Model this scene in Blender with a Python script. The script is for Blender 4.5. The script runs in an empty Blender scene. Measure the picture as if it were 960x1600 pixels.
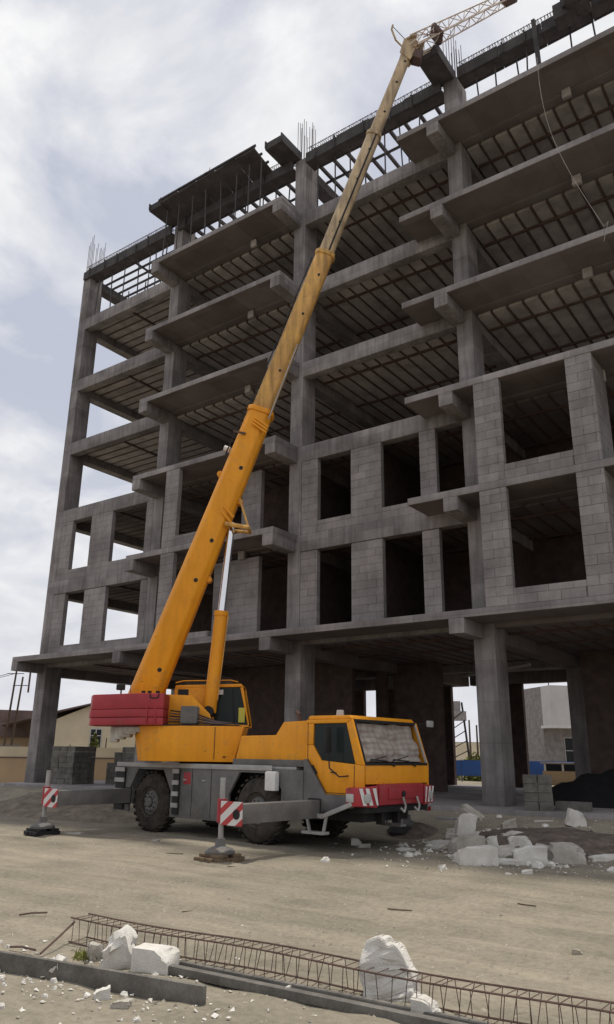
import bpy, bmesh, math, random
from mathutils import Vector, Matrix, noise
R_ = math.radians
rnd = random.Random(7)
scn = bpy.context.scene
COL = scn.collection

# ------------------------------------------------------------------ camera
YAW, PITCH, ROLL, FPX, EYE = -0.6302, 0.3104, 0.0127, 1183.47, 1.8
cam = bpy.data.cameras.new('camera'); camo = bpy.data.objects.new('camera', cam); COL.objects.link(camo)
fw = Vector((math.sin(YAW)*math.cos(PITCH), math.cos(YAW)*math.cos(PITCH), math.sin(PITCH)))
rt = Vector((math.cos(YAW), -math.sin(YAW), 0)); up = rt.cross(fw)
r2 = rt*math.cos(ROLL)+up*math.sin(ROLL); u2 = up*math.cos(ROLL)-rt*math.sin(ROLL)
camo.matrix_world = Matrix(((r2.x,u2.x,-fw.x,0),(r2.y,u2.y,-fw.y,0),(r2.z,u2.z,-fw.z,EYE),(0,0,0,1)))
cam.sensor_fit = 'VERTICAL'; cam.sensor_height = 36; cam.lens = FPX/1600*36
cam.clip_start = .1; cam.clip_end = 6000
scn.camera = camo

# ------------------------------------------------------------------ world, sun, exposure
SUN_EL, SUN_AZ = R_(76), R_(12)          # azimuth from +Y (behind the building) towards +X
world = bpy.data.worlds.new('World'); scn.world = world; world.use_nodes = True
nt = world.node_tree; nt.nodes.clear()
def N(t, nt_, **kw):
    n = nt_.nodes.new(t)
    for k, v in kw.items():
        if hasattr(n, k): setattr(n, k, v)
    return n
wo = N('ShaderNodeOutputWorld', nt); bg = N('ShaderNodeBackground', nt); bg.inputs[1].default_value = .1
sky = N('ShaderNodeTexSky', nt); sky.sky_type = 'NISHITA'; sky.sun_disc = False
sky.sun_elevation = SUN_EL; sky.sun_rotation = SUN_AZ; sky.dust_density = 3.5; sky.air_density = 1.2
tc = N('ShaderNodeTexCoord', nt)
sep = N('ShaderNodeSeparateXYZ', nt); nt.links.new(tc.outputs['Generated'], sep.inputs[0])
mx = N('ShaderNodeMath', nt, operation='ADD'); nt.links.new(sep.outputs[2], mx.inputs[0]); mx.inputs[1].default_value = .34
dx = N('ShaderNodeMath', nt, operation='DIVIDE'); nt.links.new(sep.outputs[0], dx.inputs[0]); nt.links.new(mx.outputs[0], dx.inputs[1])
dy = N('ShaderNodeMath', nt, operation='DIVIDE'); nt.links.new(sep.outputs[1], dy.inputs[0]); nt.links.new(mx.outputs[0], dy.inputs[1])
cmb = N('ShaderNodeCombineXYZ', nt); nt.links.new(dx.outputs[0], cmb.inputs[0]); nt.links.new(dy.outputs[0], cmb.inputs[1])
n1 = N('ShaderNodeTexNoise', nt); n1.inputs['Scale'].default_value = 3.6; n1.inputs['Detail'].default_value = 9; n1.inputs['Roughness'].default_value = .56; n1.inputs['Distortion'].default_value = .35
mp = N('ShaderNodeMapping', nt); mp.inputs['Location'].default_value = (3.35, 1.2, 0); nt.links.new(cmb.outputs[0], mp.inputs[0]); nt.links.new(mp.outputs[0], n1.inputs['Vector'])
cr = N('ShaderNodeValToRGB', nt); e = cr.color_ramp.elements
e[0].position = .39; e[0].color = (.0, .0, .0, 1); e[1].position = .60; e[1].color = (1, 1, 1, 1)
nt.links.new(n1.outputs[0], cr.inputs[0])
n2 = N('ShaderNodeTexNoise', nt); n2.inputs['Scale'].default_value = 7.5; n2.inputs['Detail'].default_value = 5; nt.links.new(mp.outputs[0], n2.inputs['Vector'])
cc = N('ShaderNodeValToRGB', nt); e = cc.color_ramp.elements
e[0].position = .3; e[0].color = (7.2, 7.3, 7.6, 1); e[1].position = .7; e[1].color = (9.4, 9.35, 9.3, 1)
nt.links.new(n2.outputs[0], cc.inputs[0])
veil = N('ShaderNodeMixRGB', nt); veil.inputs[0].default_value = .86; veil.inputs[2].default_value = (5.35, 5.6, 6.5, 1)
nt.links.new(sky.outputs[0], veil.inputs[1])
hz_ = N('ShaderNodeMapRange', nt); hz_.inputs[1].default_value = 0; hz_.inputs[2].default_value = .42; hz_.inputs[3].default_value = .85; hz_.inputs[4].default_value = 0
nt.links.new(sep.outputs[2], hz_.inputs[0])
hmix = N('ShaderNodeMixRGB', nt); hmix.inputs[2].default_value = (7.3, 7.3, 7.7, 1); nt.links.new(hz_.outputs[0], hmix.inputs[0])
mixs = N('ShaderNodeMixRGB', nt); nt.links.new(cr.outputs[0], mixs.inputs[0]); nt.links.new(veil.outputs[0], mixs.inputs[1]); nt.links.new(cc.outputs[0], mixs.inputs[2])
nt.links.new(mixs.outputs[0], hmix.inputs[1]); nt.links.new(hmix.outputs[0], bg.inputs[0]); nt.links.new(bg.outputs[0], wo.inputs[0])

sl = bpy.data.lights.new('sun', 'SUN'); sl.energy = 2.9; sl.angle = R_(3); sl.color = (1, .93, .82)
so = bpy.data.objects.new('sun', sl); COL.objects.link(so)
sd = Vector((math.sin(SUN_AZ)*math.cos(SUN_EL), math.cos(SUN_AZ)*math.cos(SUN_EL), math.sin(SUN_EL)))
so.rotation_euler = sd.to_track_quat('Z', 'Y').to_euler(); so.location = (0, 0, 60)
vs = scn.view_settings; vs.view_transform = 'Standard'; vs.look = 'None'; vs.gamma = 1; vs.exposure = 0.1; vs.use_curve_mapping = False
scn.render.engine = 'CYCLES'; scn.cycles.max_bounces = 6; scn.cycles.diffuse_bounces = 3

# ------------------------------------------------------------------ materials
def mat(name, col, rough=.85, var=.18, scale=2.0, col2=None, bump=.0, bscale=30, metal=0, streak=0, spec=.3, grain=0, amt=(.35, .65), rand=0, joint=0, smudge=0):
    """procedural: position noise between two colours, optional vertical streaks, fine grain and bump"""
    m = bpy.data.materials.new(name); m.use_nodes = True; t = m.node_tree; b = t.nodes['Principled BSDF']
    b.inputs['Roughness'].default_value = rough; b.inputs['Metallic'].default_value = metal
    b.inputs['Specular IOR Level'].default_value = spec
    g = N('ShaderNodeNewGeometry', t)
    nz = N('ShaderNodeTexNoise', t); nz.inputs['Scale'].default_value = scale; nz.inputs['Detail'].default_value = 6; nz.inputs['Roughness'].default_value = .6
    t.links.new(g.outputs['Position'], nz.inputs['Vector'])
    r = N('ShaderNodeValToRGB', t); r.color_ramp.elements[0].position = amt[0]; r.color_ramp.elements[1].position = amt[1]
    c = Vector(col[:3]); c2 = Vector(col2[:3]) if col2 else c*(1-var)
    r.color_ramp.elements[0].color = (*c2, 1); r.color_ramp.elements[1].color = (*(c if col2 else c*(1+var*.5)), 1)
    t.links.new(nz.outputs[0], r.inputs[0]); out = r.outputs[0]
    if streak:
        mp_ = N('ShaderNodeMapping', t); mp_.inputs['Scale'].default_value = (5, 5, .5); t.links.new(g.outputs['Position'], mp_.inputs[0])
        ns = N('ShaderNodeTexNoise', t); ns.inputs['Scale'].default_value = 1.6; ns.inputs['Detail'].default_value = 5; t.links.new(mp_.outputs[0], ns.inputs['Vector'])
        rs = N('ShaderNodeValToRGB', t); rs.color_ramp.elements[0].position = .32; rs.color_ramp.elements[1].position = .6
        v = 1-streak; rs.color_ramp.elements[0].color = (v, v, v, 1); t.links.new(ns.outputs[0], rs.inputs[0])
        mm = N('ShaderNodeMixRGB', t, blend_type='MULTIPLY'); mm.inputs[0].default_value = 1
        t.links.new(out, mm.inputs[1]); t.links.new(rs.outputs[0], mm.inputs[2]); out = mm.outputs[0]
    if grain:
        ng = N('ShaderNodeTexNoise', t); ng.inputs['Scale'].default_value = 45; ng.inputs['Detail'].default_value = 3; t.links.new(g.outputs['Position'], ng.inputs['Vector'])
        rg = N('ShaderNodeValToRGB', t); v = 1-grain; rg.color_ramp.elements[0].position = .35; rg.color_ramp.elements[1].position = .62
        rg.color_ramp.elements[0].color = (v, v, v, 1); t.links.new(ng.outputs[0], rg.inputs[0])
        mg = N('ShaderNodeMixRGB', t, blend_type='MULTIPLY'); mg.inputs[0].default_value = 1
        t.links.new(out, mg.inputs[1]); t.links.new(rg.outputs[0], mg.inputs[2]); out = mg.outputs[0]
    def mul(o_, fac):
        mq = N('ShaderNodeMixRGB', t, blend_type='MULTIPLY'); mq.inputs[0].default_value = 1
        t.links.new(o_, mq.inputs[1]); t.links.new(fac, mq.inputs[2]); return mq.outputs[0]
    if rand:
        oi = N('ShaderNodeObjectInfo', t); mr = N('ShaderNodeMapRange', t); mr.inputs[3].default_value = 1-rand; mr.inputs[4].default_value = 1+rand*.6
        t.links.new(oi.outputs['Random'], mr.inputs[0]); out = mul(out, mr.outputs[0])
    if joint:
        sx = N('ShaderNodeSeparateXYZ', t); t.links.new(g.outputs['Position'], sx.inputs[0])
        for ax_, step in ((0, 1.22), (2, 1.07)):
            dv = N('ShaderNodeMath', t, operation='DIVIDE'); dv.inputs[1].default_value = step; t.links.new(sx.outputs[ax_], dv.inputs[0])
            fr_ = N('ShaderNodeMath', t, operation='FRACT'); t.links.new(dv.outputs[0], fr_.inputs[0])
            lt = N('ShaderNodeMath', t, operation='GREATER_THAN'); lt.inputs[1].default_value = .012; t.links.new(fr_.outputs[0], lt.inputs[0])
            mr = N('ShaderNodeMapRange', t); mr.inputs[3].default_value = 1-joint; mr.inputs[4].default_value = 1; t.links.new(lt.outputs[0], mr.inputs[0]); out = mul(out, mr.outputs[0])
        fl = N('ShaderNodeVectorMath', t, operation='DIVIDE'); fl.inputs[1].default_value = (1.22, 3.1, 1.07); t.links.new(g.outputs['Position'], fl.inputs[0])
        ff = N('ShaderNodeVectorMath', t, operation='FLOOR'); t.links.new(fl.outputs[0], ff.inputs[0])
        wn = N('ShaderNodeTexWhiteNoise', t); t.links.new(ff.outputs[0], wn.inputs[0])
        mr = N('ShaderNodeMapRange', t); mr.inputs[3].default_value = 1-joint*.9; mr.inputs[4].default_value = 1.12; t.links.new(wn.outputs[0], mr.inputs[0]); out = mul(out, mr.outputs[0])
    if smudge:
        n5 = N('ShaderNodeTexNoise', t); n5.inputs['Scale'].default_value = 2.6; n5.inputs['Detail'].default_value = 9; n5.inputs['Roughness'].default_value = .72; t.links.new(g.outputs['Position'], n5.inputs['Vector'])
        r5 = N('ShaderNodeValToRGB', t); r5.color_ramp.elements[0].position = .55; r5.color_ramp.elements[1].position = .72
        r5.color_ramp.elements[0].color = (0, 0, 0, 1); r5.color_ramp.elements[1].color = (smudge, smudge, smudge, 1); t.links.new(n5.outputs[0], r5.inputs[0])
        m5 = N('ShaderNodeMixRGB', t); m5.inputs[2].default_value = (.20, .14, .09, 1); t.links.new(r5.outputs[0], m5.inputs[0]); t.links.new(out, m5.inputs[1]); out = m5.outputs[0]
        n6 = N('ShaderNodeTexNoise', t); n6.inputs['Scale'].default_value = 11; n6.inputs['Detail'].default_value = 4; t.links.new(g.outputs['Position'], n6.inputs['Vector'])
        r6 = N('ShaderNodeValToRGB', t); r6.color_ramp.elements[0].position = .70; r6.color_ramp.elements[1].position = .74
        r6.color_ramp.elements[0].color = (0, 0, 0, 1); r6.color_ramp.elements[1].color = (.8, .8, .8, 1); t.links.new(n6.outputs[0], r6.inputs[0])
        m6 = N('ShaderNodeMixRGB', t); m6.inputs[2].default_value = (.07, .03, .015, 1); t.links.new(r6.outputs[0], m6.inputs[0]); t.links.new(out, m6.inputs[1]); out = m6.outputs[0]
    t.links.new(out, b.inputs['Base Color'])
    if bump:
        nb = N('ShaderNodeTexNoise', t); nb.inputs['Scale'].default_value = bscale; nb.inputs['Detail'].default_value = 4; t.links.new(g.outputs['Position'], nb.inputs['Vector'])
        bp = N('ShaderNodeBump', t); bp.inputs['Strength'].default_value = bump; bp.inputs['Distance'].default_value = .02
        t.links.new(nb.outputs[0], bp.inputs['Height']); t.links.new(bp.outputs[0], b.inputs['Normal'])
    return m
M = {}
M['concrete'] = mat('concrete', (.285, .262, .258), .9, .34, .9, bump=.35, bscale=14, streak=.28, grain=.12, joint=.22)
M['slab'] = mat('slab_concrete', (.28, .257, .253), .9, .34, .7, bump=.3, bscale=10, streak=.15, joint=.2)
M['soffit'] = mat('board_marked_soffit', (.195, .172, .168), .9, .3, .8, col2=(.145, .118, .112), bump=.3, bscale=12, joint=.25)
M['panel'] = mat('soffit_block', (.40, .37, .35), .9, .3, 1.5, bump=.2, rand=.2)
M['joist'] = mat('joist_steel', (.12, .078, .068), .8, .3, 4)
M['block'] = mat('aerated_block', (.29, .266, .262), .95, .3, .9, bump=.4, bscale=30, grain=.16, streak=.12, rand=.12)
M['mortar'] = mat('mortar', (.20, .18, .172), .95, .3, 5, bump=.3)
M['brick_in'] = mat('inner_brick', (.095, .068, .06), .95, .3, 3)  # brick darkened below its own tone: interior shade put into the colour
M['form'] = mat('formwork_ply', (.075, .068, .07), .85, .35, 1.6, streak=.2)
M['rebar'] = mat('rebar', (.13, .085, .07), .75, .35, 9, metal=.3)
M['prop'] = mat('prop_steel', (.075, .068, .068), .6, .3, 6, metal=.3)
M['orange'] = mat('orange_paint', (.88, .36, .012), .45, .16, 1.3, col2=(.74, .29, .014), spec=.3, grain=.06, streak=.10, smudge=.45)
M['boom2'] = mat('worn_yellow_paint', (.74, .42, .10), .5, .3, 1.1, col2=(.55, .30, .09), spec=.4, streak=.45, smudge=.7)
M['boom3'] = mat('greasy_beige_paint', (.60, .45, .27), .55, .3, 1.4, col2=(.42, .31, .19), spec=.4, streak=.45, smudge=.7)
M['red'] = mat('red_paint', (.37, .032, .043), .5, .2, 1.5, spec=.4, grain=.1, smudge=.3)
M['grey'] = mat('carrier_grey', (.16, .154, .15), .65, .3, 1.5, spec=.3, grain=.18, smudge=.5)
M['lgrey'] = mat('light_grey_paint', (.36, .35, .34), .6, .2, 3, spec=.4, grain=.1)
M['dark'] = mat('dark_steel', (.022, .021, .022), .7, .3, 5)
M['rubber'] = mat('rubber', (.075, .063, .052), .95, .3, 5, col2=(.032, .029, .027), spec=.1)
M['white'] = mat('white_paint', (.72, .71, .69), .55, .12, 4, grain=.08)
M['chrome'] = mat('chrome', (.75, .75, .76), .1, .05, 4, metal=1)
M['foam'] = mat('eps_foam', (.72, .70, .65), .9, .08, 3, col2=(.54, .51, .46), bump=.5, bscale=90, grain=.06)
M['foamd'] = mat('dirty_eps_foam', (.54, .51, .46), .95, .2, 4, col2=(.36, .33, .28), bump=.6, bscale=60, grain=.12)
M['wood'] = mat('timber', (.19, .135, .085), .85, .35, 5, streak=.3)
M['lens'] = mat('lamp_lens', (.45, .45, .43), .15, .2, 8)
M['blackheap'] = mat('dark_tarpaulin', (.012, .012, .014), .8, .3, 3)
M['cream'] = mat('cream_render', (.60, .52, .38), .9, .12, .6)
M['tan'] = mat('tan_render', (.42, .31, .20), .9, .12, .6)
M['roofd'] = mat('brown_roof', (.16, .115, .105), .9, .3, .8)
M['blue'] = mat('blue_sheet', (.04, .12, .40), .5, .2, .9, spec=.4)
M['hwhite'] = mat('pale_render', (.62, .60, .585), .9, .1, .7)
M['hgrey'] = mat('grey_brick', (.33, .305, .30), .95, .25, 3.5, grain=.25)
M['frame'] = mat('window_frame', (.5, .5, .5), .6, .1)
M['canvas'] = mat('crumpled_cloth', (.40, .345, .31), .95, .3, 6, col2=(.26, .205, .185), bump=.4, bscale=18)
M['leaf'] = mat('leaf', (.15, .16, .04), .8, .4, 3)
M['bark'] = mat('bark', (.09, .065, .045), .9, .3, 5)
M['jbeam'] = mat('joist_concrete', (.165, .155, .138), .95, .35, 4, bump=.4, bscale=25, grain=.15)
M['jibpaint'] = mat('pale_jib_paint', (.62, .53, .47), .6, .2, 4, smudge=.4)
M['stone'] = mat('stone', (.33, .29, .235), .95, .35, 12)
M['yellow'] = mat('yellow_sticker', (.55, .50, .08), .6, .1)
def glass(name, col, rough=.08):
    m = bpy.data.materials.new(name); m.use_nodes = True; b = m.node_tree.nodes['Principled BSDF']
    b.inputs['Base Color'].default_value = (*col, 1); b.inputs['Roughness'].default_value = rough
    b.inputs['Transmission Weight'].default_value = .55; b.inputs['IOR'].default_value = 1.2; b.inputs['Specular IOR Level'].default_value = .5
    return m
M['glass'] = glass('cab_glass', (.055, .07, .068)); M['dglass'] = glass('house_glass', (.05, .055, .06), .1)
def sheet_glass():
    m = bpy.data.materials.new('windscreen'); m.use_nodes = True; t = m.node_tree; b = t.nodes['Principled BSDF']
    o = [n for n in t.nodes if n.type == 'OUTPUT_MATERIAL'][0]
    tr = N('ShaderNodeBsdfTransparent', t); gl = N('ShaderNodeBsdfGlossy', t); gl.inputs['Roughness'].default_value = .05
    mxx = N('ShaderNodeMixShader', t); mxx.inputs[0].default_value = .11; tr.inputs[0].default_value = (.93, .95, .94, 1); t.links.new(tr.outputs[0], mxx.inputs[1]); t.links.new(gl.outputs[0], mxx.inputs[2]); t.links.new(mxx.outputs[0], o.inputs[0])
    return m
M['wglass'] = sheet_glass()
def cloth_mat():
    m = bpy.data.materials.new('plaid_cloth'); m.use_nodes = True; t = m.node_tree; b = t.nodes['Principled BSDF']; b.inputs['Roughness'].default_value = .95
    g = N('ShaderNodeTexCoord', t); o = None
    for ax, sc in (('X', 7.0), ('Y', 7.0), ('Z', 5.0)):
        w = N('ShaderNodeTexWave', t); w.bands_direction = ax; w.inputs['Scale'].default_value = sc*.42; w.inputs['Distortion'].default_value = 5; w.inputs['Detail'].default_value = 2
        t.links.new(g.outputs['Generated'], w.inputs['Vector'])
        rr = N('ShaderNodeValToRGB', t); rr.color_ramp.elements[0].position = .25; rr.color_ramp.elements[1].position = .6
        rr.color_ramp.elements[0].color = (.86, .81, .79, 1); rr.color_ramp.elements[1].color = (1, 1, 1, 1); t.links.new(w.outputs[0], rr.inputs[0])
        mm = N('ShaderNodeMixRGB', t, blend_type='MULTIPLY'); mm.inputs[0].default_value = 1 if ax != 'X' else 0
        if o: t.links.new(o, mm.inputs[1])
        else: mm.inputs[1].default_value = (.52, .455, .42, 1)
        t.links.new(rr.outputs[0], mm.inputs[2]); o = mm.outputs[0]
    t.links.new(o, b.inputs['Base Color'])
    return m
M['canvas'] = cloth_mat()
def chevron_mat():
    m = bpy.data.materials.new('red_white_chevron'); m.use_nodes = True; t = m.node_tree; b = t.nodes['Principled BSDF']
    b.inputs['Roughness'].default_value = .5
    g = N('ShaderNodeTexCoord', t); sp = N('ShaderNodeSeparateXYZ', t); t.links.new(g.outputs['Generated'], sp.inputs[0])
    a = N('ShaderNodeMath', t, operation='SUBTRACT'); t.links.new(sp.outputs[0], a.inputs[0]); t.links.new(sp.outputs[2], a.inputs[1])
    s = N('ShaderNodeMath', t, operation='MULTIPLY'); t.links.new(a.outputs[0], s.inputs[0]); s.inputs[1].default_value = 1.45
    fr = N('ShaderNodeMath', t, operation='FRACT'); t.links.new(s.outputs[0], fr.inputs[0])
    r = N('ShaderNodeValToRGB', t); r.color_ramp.interpolation = 'CONSTANT'
    r.color_ramp.elements[0].color = (.42, .03, .035, 1); r.color_ramp.elements[1].position = .45; r.color_ramp.elements[1].color = (.62, .6, .58, 1)
    t.links.new(fr.outputs[0], r.inputs[0]); t.links.new(r.outputs[0], b.inputs['Base Color'])
    return m
M['chevron'] = chevron_mat()
def ground_mat():
    m = bpy.data.materials.new('dusty_ground'); m.use_nodes = True; t = m.node_tree; b = t.nodes['Principled BSDF']
    b.inputs['Roughness'].default_value = .97; b.inputs['Specular IOR Level'].default_value = .1
    g = N('ShaderNodeNewGeometry', t)
    def nz(sc, det=6, stretch=None):
        n = N('ShaderNodeTexNoise', t); n.inputs['Scale'].default_value = sc; n.inputs['Detail'].default_value = det; n.inputs['Roughness'].default_value = .62
        if stretch:
            mp_ = N('ShaderNodeMapping', t); mp_.inputs['Scale'].default_value = stretch; mp_.inputs['Rotation'].default_value = (0, 0, R_(4))
            t.links.new(g.outputs['Position'], mp_.inputs[0]); t.links.new(mp_.outputs[0], n.inputs['Vector'])
        else: t.links.new(g.outputs['Position'], n.inputs['Vector'])
        return n
    def ramp(n, p0, c0, p1, c1):
        r = N('ShaderNodeValToRGB', t); r.color_ramp.elements[0].position = p0; r.color_ramp.elements[1].position = p1
        r.color_ramp.elements[0].color = (*c0, 1); r.color_ramp.elements[1].color = (*c1, 1); t.links.new(n.outputs[0], r.inputs[0]); return r
    base = ramp(nz(.35), .34, (.235, .214, .170), .68, (.305, .276, .222))
    tracks = ramp(nz(1.1, 5, (.25, 2.2, 1)), .3, (.78, .78, .78), .62, (1.04, 1.03, 1.02))
    fine = ramp(nz(14, 8), .30, (.80, .79, .78), .58, (1.05, 1.05, 1.05))
    grit = ramp(nz(70, 4), .3, (.84, .84, .84), .5, (1, 1, 1))
    patch = ramp(nz(.9, 8), .36, (.85, .84, .83), .56, (1.03, 1.02, 1.0))
    o = base.outputs[0]
    for x in (tracks, fine, grit, patch):
        mm = N('ShaderNodeMixRGB', t, blend_type='MULTIPLY'); mm.inputs[0].default_value = 1
        t.links.new(o, mm.inputs[1]); t.links.new(x.outputs[0], mm.inputs[2]); o = mm.outputs[0]
    t.links.new(o, b.inputs['Base Color'])
    bp = N('ShaderNodeBump', t); bp.inputs['Strength'].default_value = .55; bp.inputs['Distance'].default_value = .04
    t.links.new(nz(9, 10).outputs[0], bp.inputs['Height']); t.links.new(bp.outputs[0], b.inputs['Normal'])
    return m
M['ground'] = ground_mat()

# ------------------------------------------------------------------ mesh helpers
class MB:
    def __init__(s, X=None): s.v = []; s.f = []; s.X = X
    def add(s, vs, fs):
        k = len(s.v); s.v += [Vector(p) for p in vs]; s.f += [tuple(i+k for i in f) for f in fs]; return s
    def box(s, a, b):
        x0, y0, z0 = a; x1, y1, z1 = b
        return s.add([(x0,y0,z0),(x1,y0,z0),(x1,y1,z0),(x0,y1,z0),(x0,y0,z1),(x1,y0,z1),(x1,y1,z1),(x0,y1,z1)],
                     [(0,3,2,1),(4,5,6,7),(0,1,5,4),(1,2,6,5),(2,3,7,6),(3,0,4,7)])
    def bar(s, p, q, w, h=None, upv=(0, 0, 1), q_w=None, q_h=None):
        """box beam from p to q, width w (side), height h (along upv)"""
        h = h or w; p, q = Vector(p), Vector(q); d = (q-p).normalized(); u = Vector(upv)
        if abs(d.dot(u)) > .98: u = Vector((1, 0, 0))
        sd = d.cross(u).normalized(); u = sd.cross(d)
        P = []
        for c, ww, hh in ((p, w, h), (q, q_w or w, q_h or h)):
            P += [c-sd*ww/2-u*hh/2, c+sd*ww/2-u*hh/2, c+sd*ww/2+u*hh/2, c-sd*ww/2+u*hh/2]
        return s.add(P, [(0,1,2,3),(7,6,5,4),(0,4,5,1),(1,5,6,2),(2,6,7,3),(3,7,4,0)])
    def cyl(s, p, q, r, n=12, r1=None, cap=True):
        p, q = Vector(p), Vector(q); d = (q-p).normalized(); u = Vector((0, 0, 1)) if abs(d.z) < .95 else Vector((1, 0, 0))
        a = d.cross(u).normalized(); b = a.cross(d); r1 = r if r1 is None else r1
        P = [p+(a*math.cos(t)+b*math.sin(t))*r for t in [2*math.pi*i/n for i in range(n)]]+[q+(a*math.cos(t)+b*math.sin(t))*r1 for t in [2*math.pi*i/n for i in range(n)]]
        F = [(i, (i+1) % n, n+(i+1) % n, n+i) for i in range(n)]
        if cap: F += [tuple(range(n-1, -1, -1)), tuple(range(n, 2*n))]
        return s.add(P, F)
    def tube(s, pts, r, n=6):
        for p, q in zip(pts, pts[1:]): s.cyl(p, q, r, n)
        return s
    def prism(s, poly, y0, y1):
        """polygon in (x, z) extruded along y"""
        n = len(poly)
        P = [(x, y0, z) for x, z in poly]+[(x, y1, z) for x, z in poly]
        return s.add(P, [tuple(range(n)), tuple(range(2*n-1, n-1, -1))]+[(i, n+i, n+(i+1) % n, (i+1) % n) for i in range(n)])
    def plan(s, poly, z0, z1):
        n = len(poly)
        P = [(x, y, z0) for x, y in poly]+[(x, y, z1) for x, y in poly]
        return s.add(P, [tuple(range(n-1, -1, -1)), tuple(range(n, 2*n))]+[(i, (i+1) % n, n+(i+1) % n, n+i) for i in range(n)])
    def lathe(s, prof, c, axis, n=32):
        """profile of (radius, along) about axis through c"""
        c = Vector(c); d = Vector(axis).normalized(); u = Vector((0, 0, 1)) if abs(d.z) < .9 else Vector((1, 0, 0)); a = d.cross(u).normalized(); b = a.cross(d)
        P = []; m = len(prof)
        for i in range(n):
            t = 2*math.pi*i/n
            P += [c+(a*math.cos(t)+b*math.sin(t))*r+d*h for r, h in prof]
        F = []
        for i in range(n):
            j = (i+1) % n
            F += [(i*m+k, j*m+k, j*m+k+1, i*m+k+1) for k in range(m-1)]
        return s.add(P, F)
    def mesh(s, name, bevel=0, smooth=False):
        bm = bmesh.new(); V = [bm.verts.new(s.X @ p if s.X else p) for p in s.v]
        for f in s.f:
            try: bm.faces.new([V[i] for i in f])
            except ValueError: pass
        bmesh.ops.recalc_face_normals(bm, faces=bm.faces)
        if bevel:
            es = [e for e in bm.edges if len(e.link_faces) == 2 and e.calc_face_angle(0) > .5]
            bmesh.ops.bevel(bm, geom=es, offset=bevel, segments=2, affect='EDGES', profile=.6, clamp_overlap=True)
        me = bpy.data.meshes.new(name); bm.to_mesh(me); bm.free()
        if smooth:
            for p in me.polygons: p.use_smooth = True
            try: me.set_sharp_from_angle(angle=R_(40))
            except Exception: pass
        return me
    def build(s, name, m, parent=None, bevel=0, smooth=False, kind=None, label=None, cat=None, group=None):
        me = s.mesh(name, bevel, smooth or bevel > 0); return link(name, me, m, parent, kind, label, cat, group)
def link(name, me, m, parent=None, kind=None, label=None, cat=None, group=None):
    if m and not me.materials: me.materials.append(M[m] if isinstance(m, str) else m)
    o = bpy.data.objects.new(name, me); COL.objects.link(o)
    if parent:
        o.parent = parent
        if parent.type == 'EMPTY': o.matrix_parent_inverse = parent.matrix_basis.inverted()
    elif kind != 'structure' and len(me.vertices):
        xs = [v.co for v in me.vertices]; c = Vector((sum(v.x for v in xs)/len(xs), sum(v.y for v in xs)/len(xs), min(v.z for v in xs)))
        me.transform(Matrix.Translation(-c)); o.location = c
    if kind: o['kind'] = kind
    if label: o['label'] = label
    if cat: o['category'] = cat
    if group: o['group'] = group
    return o
def thing(name, label, cat, loc=(0, 0, 0), group=None):
    o = bpy.data.objects.new(name, None); COL.objects.link(o); o.location = loc; o.empty_display_size = .2
    o['label'] = label; o['category'] = cat
    if group: o['group'] = group
    return o
def inst(name, me, loc, sc, parent, rotz=0):
    o = bpy.data.objects.new(name, me); COL.objects.link(o); o.parent = parent
    if parent.type == 'EMPTY': o.matrix_parent_inverse = parent.matrix_basis.inverted()
    o.location = loc; o.scale = sc; o.rotation_euler.z = rotz; return o
ORD = ['first', 'second', 'third', 'fourth', 'fifth', 'sixth', 'seventh', 'eighth', 'ninth', 'tenth', 'eleventh', 'twelfth', 'thirteenth', 'fourteenth', 'fifteenth', 'sixteenth']

# ------------------------------------------------------------------ ground
def sstep(a, b, x):
    t = max(0, min(1, (x-a)/(b-a))); return t*t*(3-2*t)
PL = .612                                  # plinth floor level
def gh(x, y):
    a = 16.6-1.6*sstep(-9.5, -6.5, x)
    h = .5*sstep(a, 18.5, y)*(1-sstep(40, 60, y))*(1-sstep(-30, -40, x))
    h += .30*math.exp(-(((x+22.0)/3.0)**2+((y-16.6)/1.0)**2))           # dirt bank left
    if abs(x) < 60 and abs(y) < 60:
        h += .035*noise.noise(Vector((x*.45, y*.45, 1)))+.018*noise.noise(Vector((x*1.7, y*1.7, 5)))+.008*noise.noise(Vector((x*5, y*5, 9)))
    if 6 < y < 13 and -20 < x < 2:
        for k, (yr, sl_) in enumerate(((7.6, .05), (9.25, .05), (8.3, -.06), (10.1, -.05), (11.3, .02))):
            c_ = yr+sl_*(x+6)+.25*math.sin(x*.35+k*1.7); q_ = (y-c_)/.17
            if abs(q_) < 4: h += -.030*math.exp(-q_*q_)+.012*math.exp(-(abs(q_)-1.9)**2*2)
    if y < 6.2 and x < -1: h += .03*noise.noise(Vector((x*2.3, y*2.3, 3)))
    return h
def axis_pts(lo, hi, step, far):
    a = []; x = lo
    while x <= hi: a.append(x); x += step
    d = step; l = lo; L = []
    while l > -far: d *= 1.35; l -= d; L.append(l)
    d = step; h = hi; H = []
    while h < far: d *= 1.35; h += d; H.append(h)
    return L[::-1]+a+H
gx = axis_pts(-27, 2, .16, 2500); gy = axis_pts(3.2, 20.5, .14, 2500)
gv = [(x, y, gh(x, y)) for y in gy for x in gx]; nx = len(gx)
gf = [(j*nx+i, j*nx+i+1, (j+1)*nx+i+1, (j+1)*nx+i) for j in range(len(gy)-1) for i in range(nx-1)]
me = bpy.data.meshes.new('ground'); me.from_pydata(gv, [], gf)
for p in me.polygons: p.use_smooth = True
g_o = link('ground', me, 'ground', kind='structure')

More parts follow.
